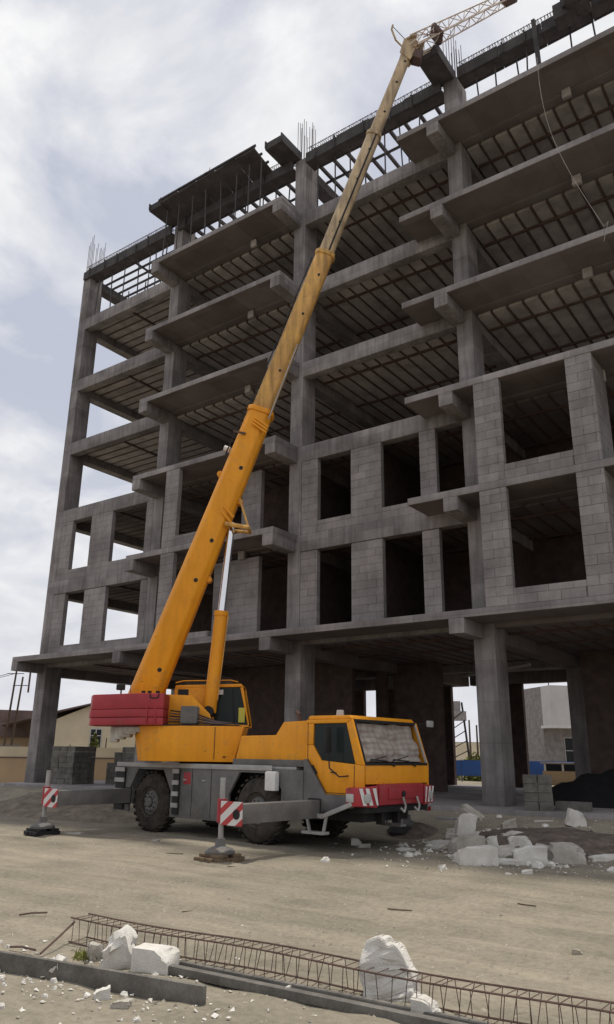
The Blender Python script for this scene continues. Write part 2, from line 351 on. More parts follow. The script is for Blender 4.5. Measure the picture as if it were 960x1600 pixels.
# ------------------------------------------------------------------ building
X0, X1, X2, X3, X4 = -28.245, -21.87, -15.075, -8.567, -2.0
Y0, YB, YM, YE = 19.597, 18.349, 27.4, 32.6
LV = [5.45, 8.82, 12.02, 15.30, 18.53, 21.82]          # slab tops, first floor upwards
ZR = 24.5                                               # roof formwork level
bld = thing('building_frame', 'unfinished grey concrete building frame, open storeys above block-walled lower floors', 'building', (-15, 26, PL))
plinth = MB().box((X0-.15, 18.55, -.2), (4, YE+1, PL)).build('plinth', 'slab', bld, .02)
MB().box((-9.0, 17.75, -.1), (4, 18.56, PL-.2)).build('step', 'slab', bld, .02)
CW, CD = .52, .78
col_parts = {}
for ci, x in enumerate((X0, X1, X2, X3, X4)):
    for ri, y in enumerate((Y0, YM, YE)):
        tops = [PL]+LV+[ZR] if ri == 0 else [PL, 24.3]
        for k in range(len(tops)-1):
            z0, z1 = tops[k], tops[k+1]
            if ri == 0 and k: z0 += .003
            zt = z1 if ri == 0 and k < 6 else z1-.02
            w = .61 if k == 0 else CW
            if ri and ci == 2: continue
            c = MB().box((x, y+(0 if k else -.012), z0), (x+w, y+CD, zt)).build('column', 'concrete', bld, .015)
            col_parts[(ci, ri, k)] = c
# starter bars above the columns
barm = MB().cyl((0, 0, 0), (0, 0, 1), .012, 5).mesh('starter_bar'); barm.materials.append(M['rebar'])
for ci, x in ((0, X0), (2, X2), (3, X3)):
    par = col_parts[(ci, 0, 6)]
    for i in range(5):
        for j in range(2 if i % 4 else 4):
            yy = (.06, .72)[j] if i % 4 else .06+j*.22
            inst('starter_bar', barm, (x+.06+i*.1+rnd.uniform(-.015, .015), Y0+yy, ZR-.05), (1, 1, 2.0+rnd.uniform(-.3, .35)), par)
# slabs, beams, soffits
ubox = MB().box((-.5, -.5, -.5), (.5, .5, .5)).mesh('soffit_panel', .02); ubox.materials.append(M['panel'])
jbox = MB().box((-.5, -.5, -.5), (.5, .5, .5)).mesh('joist'); jbox.materials.append(M['joist'])
def put(name, me, a, b, parent):
    return inst(name, me, [(a[i]+b[i])/2 for i in range(3)], [b[i]-a[i] for i in range(3)], parent)
BAYS = [('A', X0+CW, X1), ('B', X1+CW, X2), ('C', X2+CW, X3), ('D', X3+CW, X4)]
for li, L in enumerate(LV):
    indiv = li >= 4
    top = MB().box((X0+.004, Y0+.005, L-.09), (X4+2, YE+CD, L)).build('slab', 'slab', bld)
    stuff_p, stuff_j = MB(), MB()
    for bn, xa, xb in BAYS:
        ya, yb = Y0+(.36 if bn in 'AC' or li == 0 else .37), YM-.02
        zt, zb = L-.092, L-.27
        J = []; Pn = []
        if bn == 'A':
            nj = 15; st = (yb-ya)/nj; xm = xa+(xb-xa)*.46
            for i in range(nj):
                y = ya+i*st
                if i: J.append(((xa, y-.035, zb-.02), (xb, y+.035, zt)))
                for x_a, x_b in ((xa, xm-.05), (xm+.05, xb)):
                    Pn.append(((x_a, y+.04, zb+rnd.uniform(-.012, .012)), (x_b, y+st-.04, zt)))
            J.append(((xm-.045, ya, zb-.06), (xm+.045, yb, zt-.01)))
        else:
            nj = 12; st = (xb-xa)/nj; ys = [ya, ya+.95, ya+3.3, yb]
            for i in range(nj):
                x = xa+i*st
                if i: J.append(((x-.035, ya, zb-.02), (x+.035, yb, zt)))
                if bn == 'D' and x > -3.4 and indiv: continue
                for k in range(3):
                    Pn.append(((x+.04, ys[k]+.05, zb+rnd.uniform(-.012, .012)), (x+st-.04, ys[k+1]-.05, zt)))
            for k in (1, 2): J.append(((xa, ys[k]-.045, zb-.06), (xb, ys[k]+.045, zt-.01)))
        for a, b in Pn:
            if indiv: put('soffit_panel', ubox, a, b, top)
            else: stuff_p.box(a, b)
        for a, b in J:
            if indiv: put('joist', jbox, a, b, top)
            else: stuff_j.box(a, b)
    if not indiv:
        stuff_p.build('soffit_panel', 'panel' if li == 3 else 'soffit', top, kind='stuff'); stuff_j.build('joist', 'joist', top, kind='stuff')  # lowest levels' panels take the darker soffit material, interior shade put into their colour
    # beams in depth direction at every column line, and along the facade
    for ci, x in enumerate((X0, X1, X2, X3, X4)):
        MB().box((x+.03, Y0+.38, L-.62), (x+CW-.03, YE, L-.095)).build('beam', 'concrete' if li else 'soffit', bld)  # first-floor beams use the darker material: ground-floor shade painted into the colour
    for bn, xa, xb in BAYS:
        dp = .58 if bn in 'AC' else .215
        x_b = xb
        if li == 0: dp = .30
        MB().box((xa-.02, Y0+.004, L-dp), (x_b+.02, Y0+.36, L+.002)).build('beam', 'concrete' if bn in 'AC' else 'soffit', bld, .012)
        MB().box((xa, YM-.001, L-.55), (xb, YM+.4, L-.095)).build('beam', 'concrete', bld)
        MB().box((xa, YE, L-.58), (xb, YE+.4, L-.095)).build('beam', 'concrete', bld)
    # balconies
    def balcony(xl, xr, beams, zt=L+.03):
        sb = MB().box((xl, YB, zt-.2), (xr, Y0+.0, zt)).build('balcony_slab', 'slab', bld, .012)
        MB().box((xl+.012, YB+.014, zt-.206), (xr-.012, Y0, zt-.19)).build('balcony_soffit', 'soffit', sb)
        for bx, bw in beams:
            MB().box((bx, YB-.006, zt-.60), (bx+bw, Y0, zt-.2-.004)).build('cantilever_beam', 'concrete', sb, .012)
        return sb
    if li == 0:
        sb = balcony(X0, X4+2, ((-22.05, .42), (-15.18, .44), (-8.705, .44)))
        MB().box((X0+.002, YB-.008, L-.52), (X0+.38, YE, L-.175)).build('edge_beam', 'concrete', sb, .012)
    else:
        sb = balcony(-21.79, -14.74, ((-21.787, .43), (-15.18, .437)))
        sb2 = balcony(-9.815, X4+2, ((-8.705, .43),))
        for xx in (-17.2,):
            MB().box((xx, Y0-.12, L-.52), (xx+.26, Y0-.01, L-.22)).build('concrete_nib', 'panel', sb, .01)
        MB().box((-4.6, Y0-.14, L-.52), (-4.33, Y0-.01, L-.2)).build('concrete_nib', 'panel', sb2, .01)

# block walls
bl_me = MB().box((-.5, -.5, -.5), (.5, .5, .5)).mesh('block', .012); bl_me.materials.append(M['block'])
NBLK = [0]
def block_wall(plane, u0, u1, z0, z1, pos, th=.2, rest=None):
    """wall in x (plane 'y': at y=pos) or in y (plane 'x': at x=pos); courses of 0.25 m, blocks 0.6 m"""
    core = MB()
    if plane == 'y': core.box((u0+.012, pos+.022, z0), (u1-.012, pos+th-.01, z1-.004))
    else: core.box((pos-th+.01, u0+.012, z0), (pos-.022, u1-.012, z1-.004))
    w = core.build('block_wall', 'mortar', bld)
    joined = MB(); z = z0; k = 0
    while z < z1-.03:
        h = min(.25, z1-z); u = u0-(.3 if k % 2 else 0)
        while u < u1-.02:
            a, b = max(u, u0), min(u+.6, u1)
            if b-a > .04:
                g = .0035; pr_ = rnd.uniform(-.004, .004)
                if plane == 'y': A, B = (a+g, pos+pr_, z+g), (b-g, pos+th-.03, z+h-g)
                else: A, B = (pos-th+.03, a+g, z+g), (pos-pr_, b-g, z+h-g)
                if NBLK[0] < 300: put('block', bl_me, A, B, w); NBLK[0] += 1
                else: joined.box(A, B)
            u += .6
        z += h; k += 1
    if joined.v: joined.build('block', 'block', w, kind='stuff')
F = [(LV[0]+.034, LV[1]-.20-.002), (LV[1]+.034, LV[2]-.20)]
for fi, (z0, z1) in enumerate(F):                       # bay D, at the balcony edge
    zz = z1+.025
    block_wall('y', -7.64, -6.88, z0, zz, YB+.012); block_wall('y', -6.88, -5.05, z0, z0+.42, YB+.012)
    block_wall('y', -5.05, -4.36, z0, zz, YB+.012)
for fi, (z0, z1) in enumerate(F):                       # bay C, at the facade line
    zt = z1-.385
    block_wall('y', X2+CW+.012, -13.87, z0-.03, zt, Y0+.01); block_wall('y', -12.55, -11.4, z0-.03, zt, Y0+.01)
    block_wall('y', -10.03, -9.47, z0-.03, zt, Y0+.01)
    for a, b in ((-13.87, -12.55), (-11.4, -10.03)): block_wall('y', a, b, z0-.03, z0+(.36 if fi else .12), Y0+.01)
for fi, (z0, z1) in enumerate(F):
    block_wall('x', YB+.2, Y0, z0, z1, -4.36)
    block_wall('y', -19.92, -19.24, z0, z1+.02, YB+.012)
    block_wall('y', -18.42 if fi == 0 else -17.22, -16.34, z0-.03, z1-.27, Y0+.02)
    block_wall('y', -19.24, -17.4, z0, z0+(.38 if fi else .2), YB+.012)
for fi, (z0, z1) in enumerate(F):                       # bay A
    zt = z1-.385
    block_wall('y', X0+CW+.005, -26.95, z0-.03, zt, Y0+.01); block_wall('y', -25.68, -24.34, z0-.03, zt, Y0+.01); block_wall('y', -22.28, X1-.02, z0-.03, zt, Y0+.01)
    for a, b in ((-26.95, -25.68), (-24.34, -22.28)): block_wall('y', a, b, z0-.03, z0+(.38 if fi else .52), Y0+.01)
# partitions inside, back walls
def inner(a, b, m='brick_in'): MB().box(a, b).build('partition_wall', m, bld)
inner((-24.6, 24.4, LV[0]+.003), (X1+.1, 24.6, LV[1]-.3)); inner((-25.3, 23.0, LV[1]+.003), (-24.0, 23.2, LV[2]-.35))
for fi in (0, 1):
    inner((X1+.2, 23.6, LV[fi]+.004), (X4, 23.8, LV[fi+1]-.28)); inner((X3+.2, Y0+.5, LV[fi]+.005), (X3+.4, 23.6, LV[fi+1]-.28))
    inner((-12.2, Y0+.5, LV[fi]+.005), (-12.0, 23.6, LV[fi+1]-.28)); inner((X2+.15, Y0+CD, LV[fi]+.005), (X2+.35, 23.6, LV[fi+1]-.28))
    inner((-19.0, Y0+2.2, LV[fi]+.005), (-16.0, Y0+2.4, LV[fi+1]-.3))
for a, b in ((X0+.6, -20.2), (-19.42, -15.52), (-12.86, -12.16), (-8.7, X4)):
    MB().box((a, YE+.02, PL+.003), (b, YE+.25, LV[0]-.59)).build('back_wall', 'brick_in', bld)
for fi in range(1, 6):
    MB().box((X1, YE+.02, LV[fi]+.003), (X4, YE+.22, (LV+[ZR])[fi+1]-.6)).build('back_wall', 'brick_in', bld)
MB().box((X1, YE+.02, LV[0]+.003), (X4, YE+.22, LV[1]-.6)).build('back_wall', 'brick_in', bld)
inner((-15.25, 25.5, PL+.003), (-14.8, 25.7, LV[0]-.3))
inner((X1+.7, 24.0, PL+.003), (-15.35, 24.2, LV[0]-.3)); inner((-14.75, 26.0, PL+.003), (-12.75, 26.2, LV[0]-.3)); inner((-7.5, 25.6, PL+.003), (X4+3, 25.8, LV[0]-.3))  # ground-floor partitions added to block light and darken the bays
# pipes and bulb sockets under the first floor slab
MB().cyl((-12.4, 27.2, 4.7), (-9.2, 25.6, 4.82), .05, 8).build('pipe', 'panel', bld)
MB().box((-27.4, YB+.30, 4.05), (-27.33, YB+.34, 4.93)).build('hanging_strap', 'joist', bld)

# ------------------------------------------------------------------ roof formwork
def boards_x(root, x0, x1, y0, y1, z, n, gap=.03, th=.06, jit=.03):
    w = (x1-x0)/n
    for i in range(n):
        MB().box((x0+i*w+gap*rnd.uniform(.2, 1), y0+rnd.uniform(-jit, jit), z+rnd.uniform(-.012, .012)), (x0+(i+1)*w-gap*rnd.uniform(.2, 1), y1, z+th)).build('formwork_board', 'form', root)
def beam_form(label, x0, x1, y=Y0, z0=24.12, z1=24.56, n=4):
    if x0 > -9: z0, z1 = 24.30, 24.72
    f = thing('beam_formwork', label, 'formwork', ((x0+x1)/2, y, z0), 'roof beam formwork')
    boards_x(f, x0, x1, y-.05, y+.40, z0, n, .012)
    w = (x1-x0)/n
    for i in range(n):
        MB().box((x0+i*w+.01, y-.115-rnd.uniform(0, .02), z0-.02), (x0+(i+1)*w-.01, y-.055, z1+rnd.uniform(-.04, .03))).build('side_board', 'form', f)
        MB().box((x0+i*w+.01, y+.43, z0-.02), (x0+(i+1)*w-.01, y+.48, z1)).build('side_board', 'form', f)
    for i in range(int((x1-x0)/1.1)):
        x = x0+.4+i*1.1+rnd.uniform(-.2, .2); MB().box((x, y-.18, z0-.06+rnd.uniform(-.08, .05)), (x+.06, y-.12, z1+rnd.uniform(-.05, .08))).build('batten', 'form', f)
    return f
def cage_x(label, x0, x1, y=Y0, z=24.42, h=.5, w=.3):
    if x0 > -9: z = 24.58
    c = thing('rebar_cage', label, 'rebar cage', ((x0+x1)/2, y, z), 'roof beam rebar cages')
    for yy in (y+.03, y+.03+w):
        for zz in (z, z+h*.55, z+h): MB().cyl((x0, yy, zz+rnd.uniform(-.02, .02)), (x1, yy, zz+rnd.uniform(-.02, .02)), .014, 5).build('long_bar', 'rebar', c)
    s = MB(); x = x0+.1
    while x < x1:
        t = rnd.uniform(-.03, .03); s.tube([(x, y+.02, z), (x+t, y+.02, z+h+.02), (x+t, y+.04+w, z+h+.02), (x, y+.04+w, z), (x, y+.02, z)], .009, 4); x += .10
    s.build('stirrup', 'rebar', c, kind='stuff')
for i, (a, b, nm) in enumerate(((X0+.1, X1-.1, 'beside the left corner column'), (X1+.3, X2-.05, 'behind the balcony panels'),
                               (X2+CW+.05, X3-.05, 'crossed by the upper boom'), (X3+CW+.05, X4, 'at the top right edge'))):
    beam_form('dark plywood roof beam formwork '+nm, a, b)
    cage_x('thin steel reinforcement cage on the roof beam formwork '+nm, a, b)
def cant_form(x0, x1, y0, y1, label, z0=24.46, z1=24.84):
    f = thing('cantilever_formwork', label, 'formwork', (x0, y0, z0), 'cantilever beam formwork on the roof edge')
    MB().box((x0, y0, z0), (x1, y1, z0+.06)).build('bottom_board', 'form', f)
    for x in (x0, x1-.05): MB().box((x, y0-.04, z0+.062), (x+.05, y1, z1+.05)).build('side_board', 'form', f)
    MB().box((x0+.05, y0+.02, z0+.062), (x1-.05, y0+.07, z1)).build('end_board', 'form', f)
    for k in range(3): MB().cyl((x0+.12+k*.12, y0+.1, z1+.06), (x0+.12+k*.12, y1, z1+.06), .012, 5).build('rebar', 'rebar', f)
cant_form(-22.2, -21.45, YB-.05, Y0+.1, 'short dark box formwork at the left end of the roof balcony formwork', 24.6, 24.92)
cant_form(-15.7, -14.85, YB+.06, Y0+.1, 'dark box formwork with raised side boards beside the middle column starter bars', 24.52, 24.86)
cant_form(-8.9, -8.15, YB-.05, Y0+.1, 'dark box formwork under the lattice jib beside the right column starter bars')
pf = thing('balcony_formwork', 'row of dark plywood panels jutting out over the top left balcony', 'formwork', (-19, YB, 24.5))
for i in range(5):
    w = (21.5-16.15)/5; xa = -21.5+i*w
    MB().add([(xa+.02, YB-.06+rnd.uniform(-.04, .04), 24.72+rnd.uniform(-.03, .03)), (xa+w-.02, YB-.06+rnd.uniform(-.04, .04), 24.74+rnd.uniform(-.03, .03)), (xa+w-.02, Y0-.15, 24.5), (xa+.02, Y0-.15, 24.5),
              (xa+.02, YB-.06, 24.80), (xa+w-.02, YB-.06, 24.81), (xa+w-.02, Y0-.15, 24.56), (xa+.02, Y0-.15, 24.56)],
             [(0,3,2,1),(4,5,6,7),(0,1,5,4),(1,2,6,5),(2,3,7,6),(3,0,4,7)]).build('formwork_panel', 'form', pf)
for i in range(3): MB().box((-21.6, YB-.1+i*.42, 24.84-.08*i), (-16.1, YB-.03+i*.42, 24.92-.08*i)).build('bearer', 'form', pf)
for i in range(7):
    x = -21.2+i*.8+rnd.uniform(-.2, .2); y = YB-.12+rnd.uniform(-.06, .1)
    MB().bar((x, y, 24.86), (x+rnd.uniform(-.2, .2), Y0-.3, 24.66), .16, .04).build('loose_plank', 'form', pf)
    if i % 3 == 0: MB().cyl((x, y+.2, 24.8), (x+.05, y+.2, 25.25), .012, 5).build('upright_bar', 'rebar', pf)
# open roof joists, sky seen through
rj = thing('roof_joists', 'open grid of dark roof joists with bright sky showing between them', 'joists', (-18, 23, 24.2))
for bn, xa, xb in BAYS[:3]:
    if bn == 'A':
        for i in range(14): MB().box((xa-.3, Y0+.6+i*.42, 24.28), (xb+.3, Y0+.66+i*.42, 24.38)).build('joist', 'form', rj)
        MB().box((xa+2.6, Y0+.5, 24.2), (xa+2.68, YM-.3, 24.275)).build('bearer', 'form', rj)
    else:
        x = xa+.2
        while x < xb: MB().box((x, Y0+.5, 24.28), (x+.1, Y0+6.4, 24.42)).build('joist', 'form', rj); x += .64
        for yy in (Y0+1.4, Y0+3.9): MB().box((xa, yy, 24.2), (xb, yy+.08, 24.277)).build('bearer', 'form', rj)
for ci, x in ((0, X0), (1, X1), (2, X2)):
    sf = MB().box((x+.02, Y0+.8, 23.85), (x+.5, YM, 24.26)).build('cross_beam_form', 'form', rj)
# steel props
pm = MB().cyl((0, 0, 0), (0, 0, 1), .028, 6).mesh('steel_prop'); pm.materials.append(M['prop'])
def prop(x, y, z0, z1, label, lean=0):
    o = bpy.data.objects.new('steel_prop', pm); COL.objects.link(o); o.location = (x, y, z0)
    d = Vector((lean, 0, z1-z0)); o.scale = (1, 1, d.length); o.rotation_euler = d.to_track_quat('Z', 'Y').to_euler()
    o['label'] = label; o['category'] = 'prop'; o['group'] = 'steel props under the roof formwork'
L6 = LV[5]
def props(xs, y, ref, z1=24.08, z0=L6+.03):
    for i, x in enumerate(xs): prop(x, y+rnd.uniform(-.08, .08), z0, z1, '%s thin steel prop %s' % (ORD[i], ref), rnd.choice((0, 0, 0, .12, -.1)))
props([-27.3, -27.0, -26.2, -25.3, -24.4, -23.6, -23.2, -22.6], Y0+.2, 'to the right of the left corner column, under the roof beam')
props([-27.0, -25.9, -24.7, -23.4], Y0+1.9, 'in the second row behind the leftmost roof beam', 24.18)
props([-21.4, -20.6, -19.7, -18.9, -18.1, -17.3, -16.6, -16.0], YB+.25, 'under the balcony panels, counted from the left', 24.4, L6+.04)
props([-20.2, -19.4, -18.5, -17.8, -16.9, -16.2, -15.6], Y0+.2, 'under the beam behind the balcony panels, from the left')
props([-14.1, -13.3, -12.6, -11.9, -11.1, -10.4, -9.7], Y0+.2, 'right of the middle column under the roof beam')
props([-13.4, -12.2, -11.0, -9.9], Y0+2.2, 'in the second row between the middle and right columns', 24.18)
props([-7.3, -6.7, -5.9, -5.7, -5.3, -4.2, -3.4], Y0+.15, 'right of the right column under the top edge formwork', 24.26)
MB().bar((-5.15, Y0-.2, L6+.03), (-5.2, Y0-.2, 24.85), .16, .12).build('timber_post', 'form', label='thick timber post standing among the props at the top right', cat='post')
cl = MB()
for i in range(16):
    p = Vector((-3.75+rnd.uniform(-.45, .45), YB+.5+rnd.uniform(-.3, .3), 24.2+rnd.uniform(-.35, .4))); q = Vector((rnd.uniform(.15, .35), rnd.uniform(.1, .3), rnd.uniform(.1, .3)))
    cl.box(p-q, p+q)
cl.build('formwork_bundle', 'form', bevel=.02, label='ragged dark bundle of formwork hanging at the top right corner', cat='bundle')
# cable coil beside the right column
cb = MB()
for k in range(3): cb.tube([Vector((-7.55+k*.05, Y0-.05+.04*k, 22.35))+Vector((math.cos(t)*.28, .05*math.sin(3*t), math.sin(t)*.42)) for t in [i*math.pi/8 for i in range(17)]], .05, 6)
cb.box((-7.85, Y0-.2, L6+.04), (-7.3, Y0+.2, L6+.42))
cb.build('hose_coil', 'dark', bevel=0, label='dark hose coil lying beside the right column on the top floor', cat='hose')
# rope hanging in front of the right balconies
pts = []
A, B = Vector((-4.9, YB-.1, 22.02)), Vector((-3.62, YB-.12, 15.3))
for i in range(25):
    t = i/24; p = A.lerp(B, t); p.x -= .42*math.sin(t*math.pi)*(1-.2*t); p.y -= .1*math.sin(t*math.pi); pts.append(p)
pts += [B+Vector((.12, .0, .12)), B+Vector((-.05, -.01, -.45))]
MB().tube(pts, .0065, 5).build('hanging_rope', 'panel', label='thin pale rope hanging in front of the right balconies', cat='rope')

# ------------------------------------------------------------------ mobile crane
CA = R_(-5)
O = Vector((-14.58+1.27*math.sin(-CA)*1, 13.634+1.27*math.cos(CA), 0))
TC = Matrix.Translation(O) @ Matrix.Rotation(CA, 4, 'Z')
TS = Matrix.Translation((-13.025, 14.783, 0)) @ Matrix.Rotation(R_(35), 4, 'Z')
crane = thing('mobile_crane', 'orange two-axle mobile crane with raised telescopic boom and red counterweight', 'crane', O)
def C(): return MB(TC)
def S(): return MB(TS)
# chassis
ch = C().box((-1.3, -.8, .55), (6.1, .8, 1.44)).build('chassis', 'dark', crane, .02)
C().box((-1.32, -1.2, 1.5), (4.7, 1.2, 1.56)).build('deck', 'lgrey', crane, .01)
for sy in (-1, 1):
    a, b = (-1.27, -1.2) if sy < 0 else (1.2, 1.27)
    def arch(xc, r=.86):
        return [(xc-r, .42), (xc-r, .95), (xc-r*.62, 1.42), (xc+r*.62, 1.42), (xc+r, .95), (xc+r, .42)]
    A1 = arch(0, .80); A2 = arch(3.62, .84)
    poly = [(-1.34, .45), (-1.34, 1.5), (4.85, 1.5), (4.85, .5)]
    # carrier side as three pieces around two wheel arches
    C().prism([(-1.34, .45), (A1[0][0], .42), A1[1], A1[2], (A1[2][0], 1.5), (-1.34, 1.5)], a, b).build('side_panel', 'grey', crane, .008)
    C().prism([(A1[2][0]+.003, 1.425), A1[3], (A1[3][0], 1.5), (A1[2][0]+.003, 1.5)], a, b).build('fender_strip', 'grey', crane)
    C().prism([A1[4], A1[3], (A1[3][0]+.003, 1.5), (A2[2][0], 1.5), A2[2], A2[1], (A2[0][0], .38), (A1[5][0], .38)], a, b).build('side_panel', 'grey', crane, .008)
    C().prism([A2[4], A2[3], (A2[3][0]+.003, 1.5), (4.95, 1.5), (4.95, .62), (A2[5][0], .55)], a, b).build('side_panel', 'grey', crane, .008)
    C().prism([(A2[2][0]+.003, 1.425), A2[3], (A2[3][0], 1.5), (A2[2][0]+.003, 1.5)], a, b).build('fender_strip', 'grey', crane)
    C().box((-1.36, sy*1.285-.012, 1.47), (4.1, sy*1.285+.012, 1.575)).build('edge_rail', 'lgrey', crane, .008)
    # wheel housings
    for xc in (0, 3.62): C().box((xc-.72, sy*.82-.02, .9), (xc+.72, sy*.82+.02, 1.42)).build('wheel_housing', 'dark', crane)
    # ladders with pale rungs
    for x0_, x1_ in ((-1.33, -.97), (.93, 1.13)):
        ld = C().box((x0_, sy*1.30-.02, .45), (x1_, sy*1.30+.02, 1.45)).build('ladder', 'dark', crane)
        for k in range(4): C().box((x0_-.01, sy*1.335-.015, .6+k*.25), (x1_+.01, sy*1.335+.015, .70+k*.25)).build('rung', 'lgrey', ld)
    for xc in (0, 3.62):
        # tyre with lugs, rim
        wh = C().lathe([(.28, -.03), (.34, -.02), (.36, .02), (.50, .0), (.62, .03), (.665, .09), (.675, .2), (.665, .31), (.62, .37), (.4, .39)] if sy > 0 else
                       [(.28, .03), (.34, .02), (.36, -.02), (.50, 0), (.62, -.03), (.665, -.09), (.675, -.2), (.665, -.31), (.62, -.37), (.4, -.39)],
                       (xc, sy*1.2 if sy < 0 else .83, .675) if sy > 0 else (xc, -.83-.0, .675), (0, 1, 0) if sy > 0 else (0, 1, 0), 40)
        if sy < 0:
            wh = C().lathe([(.28, .03), (.34, .02), (.36, -.02), (.50, 0), (.62, .03), (.665, .09), (.675, .2), (.665, .31), (.62, .37), (.4, .39)], (xc, -1.235, .675), (0, 1, 0), 40)
        else:
            wh = C().lathe([(.28, -.03), (.34, -.02), (.36, .02), (.50, 0), (.62, -.03), (.665, -.09), (.675, -.2), (.665, -.31), (.62, -.37), (.4, -.39)], (xc, 1.235, .675), (0, 1, 0), 40)
        for k in range(26):
            t = 2*math.pi*k/26; d = Vector((math.cos(t), 0, math.sin(t))); c = Vector((xc, 0, .675))+d*.682
            tt = Vector((-d.z, 0, d.x))
            for s2 in (-1, 1):
                wh.bar(c+Vector((0, sy*1.235-sy*.2+s2*.17, 0))+tt*.04*s2, c+Vector((0, sy*1.235-sy*.2+s2*.02, 0))-tt*.03*s2, .07, .03, d)
        tyre = wh.build('wheel', 'rubber', crane, 0, True)
        C().lathe([(0, .05), (.12, .05), (.13, .0), (.2, -.0), (.26, .06), (.33, .05), (.35, .0)] if sy < 0 else [(0, -.05), (.12, -.05), (.13, 0), (.2, 0), (.26, -.06), (.33, -.05), (.35, 0)], (xc, sy*1.235, .675), (0, 1, 0), 28).build('rim', 'grey', tyre, 0, True)
        hub = C().cyl((xc, sy*1.19, .675), (xc, sy*1.27, .675), .10, 16).build('hub', 'grey', tyre, .01)
        nb = C()
        for k in range(10):
            t = 2*math.pi*k/10; nb.cyl((xc+.19*math.cos(t), sy*1.22, .675+.19*math.sin(t)), (xc+.19*math.cos(t), sy*1.25, .675+.19*math.sin(t)), .018, 6)
        nb.build('wheel_nut', 'dark', tyre, kind='stuff')
    # grey sill below the cab
    C().prism([(4.95, 1.5), (4.95, .66), (6.2, .84), (6.3, 1.06), (5.5, 1.06), (5.0, 1.72), (4.95, 1.72)], a+.02*(-sy), b+.02*(-sy)).build('cab_sill', 'grey', crane, .01)
    # step frame
    st = C()
    st.bar((4.86, sy*1.31, .70), (5.55, sy*1.36, .66), .07, .08); st.bar((5.55, sy*1.36, .66), (6.25, sy*1.31, .92), .07, .08)
    st.bar((5.12, sy*1.33, .66), (5.2, sy*1.33, .36), .05); st.bar((5.62, sy*1.33, .66), (5.55, sy*1.33, .36), .05); st.box((5.08, sy*1.33-.12, .33), (5.62, sy*1.33+.1, .38))
    st.build('step', 'lgrey', crane, .008)
C().box((4.3, -1.22, .62), (4.9, 1.22, 1.47)).build('tank', 'grey', crane, .02)
for x in (1.55, 2.2): C().box((x, -1.276, .42), (x+.012, -1.268, 1.46)).build('panel_seam', 'dark', crane)
for x, z in ((1.25, 1.2), (1.9, 1.2)): C().box((x, -1.29, z), (x+.12, -1.268, z+.03)).build('latch', 'lgrey', crane, .005)
C().box((1.25, -1.275, 1.12), (1.5, -1.268, 1.38)).build('tool_box_lid', 'red', crane, .004)
C().tube([(4.5, -.9, 2.48), (4.5, -.9, 2.62), (4.42, -.9, 2.70)], .045, 10).build('exhaust', 'rebar', crane)
# engine hood behind the cab
C().prism([(2.78, 1.6), (2.95, 2.19), (4.02, 2.2), (4.24, 2.47), (4.93, 2.49), (4.93, 1.6)], -1.12, 1.12).build('engine_hood', 'orange', crane, .025)
C().box((2.8, -1.2, 1.565), (4.95, 1.2, 1.70)).build('hood_base', 'grey', crane, .01)
# driver cab: shell as panels round the openings
cab = C()
cab.prism([(4.94, 2.5), (4.98, 2.585), (6.06, 2.575), (6.12, 2.5)], -1.13, 1.13)
cab = cab.build('driver_cab', 'orange', crane, .03)
def cabp(name, mb, m='orange', bv=.012): return mb.build(name, m, cab, bv)
cabp('rear_wall', C().box((4.94, -1.14, 1.2), (5.0, 1.14, 2.5)))
for sy in (-1, 1):
    y0, y1 = (-1.17, -1.11) if sy < 0 else (1.11, 1.17)
    # door with a window hole made of four pieces
    door = cabp('door', C().prism([(4.94, 1.72), (5.46, 1.06), (6.40, 1.06), (6.42, 1.62), (5.35, 1.70), (5.13, 2.0), (4.94, 2.0)], y0, y1))
    cabp('door_post', C().prism([(4.94, 2.003), (5.128, 2.003), (5.14, 2.42), (4.94, 2.42)], y0, y1))
    cabp('front_pillar', C().prism([(6.22, 1.64), (6.42, 1.623), (6.14, 2.498), (6.0, 2.42)], y0, y1))
    cabp('door_header', C().prism([(4.94, 2.423), (5.995, 2.423), (6.138, 2.5), (4.94, 2.5)], y0, y1))
    MBw = C().prism([(5.137, 2.0), (5.355, 1.70), (6.21, 1.645), (5.99, 2.415), (5.145, 2.415)], sy*1.135-.006, sy*1.135+.006)
    MBw.build('side_window', 'glass', cab)
    for (xa_, za_), (xb_, zb_) in (((4.99, 1.74), (5.49, 1.09)), ((5.49, 1.09), (6.18, 1.09)), ((6.18, 1.09), (6.2, 1.62)), ((4.99, 1.74), (4.99, 2.44))):
        C().bar((xa_, sy*1.171, za_), (xb_, sy*1.171, zb_), .008, .012).build('door_seam', 'dark', cab)
    C().bar((5.62, sy*1.19, 1.48), (5.75, sy*1.19, 1.47), .03, .02).build('door_handle', 'dark', cab)
    C().bar((5.12, sy*1.18, 1.60), (5.24, sy*1.18, 1.44), .02, .05).build('grab_handle', 'dark', cab)
    # mirror on an arm
    ar = C().tube([(6.05, sy*1.17, 1.42), (5.92, sy*1.3, 1.40), (5.72, sy*1.36, 1.56), (5.70, sy*1.38, 1.95)], .014, 6).build('mirror_arm', 'dark', cab)
    C().box((5.62, sy*1.38-.05, 1.85), (5.70, sy*1.38+.11, 2.35)).build('mirror', 'dark', ar, .015)
# inside the cab: floor, seat, dark rear
C().box((5.0, -1.1, 1.06), (6.38, 1.1, 1.1)).build('cab_floor', 'dark', cab)
C().box((5.1, -.75, 1.1), (5.6, -.2, 1.6)).build('seat', 'dark', cab, .05); C().box((5.08, -.75, 1.6), (5.22, -.2, 2.2)).build('seat_back', 'dark', cab, .05)
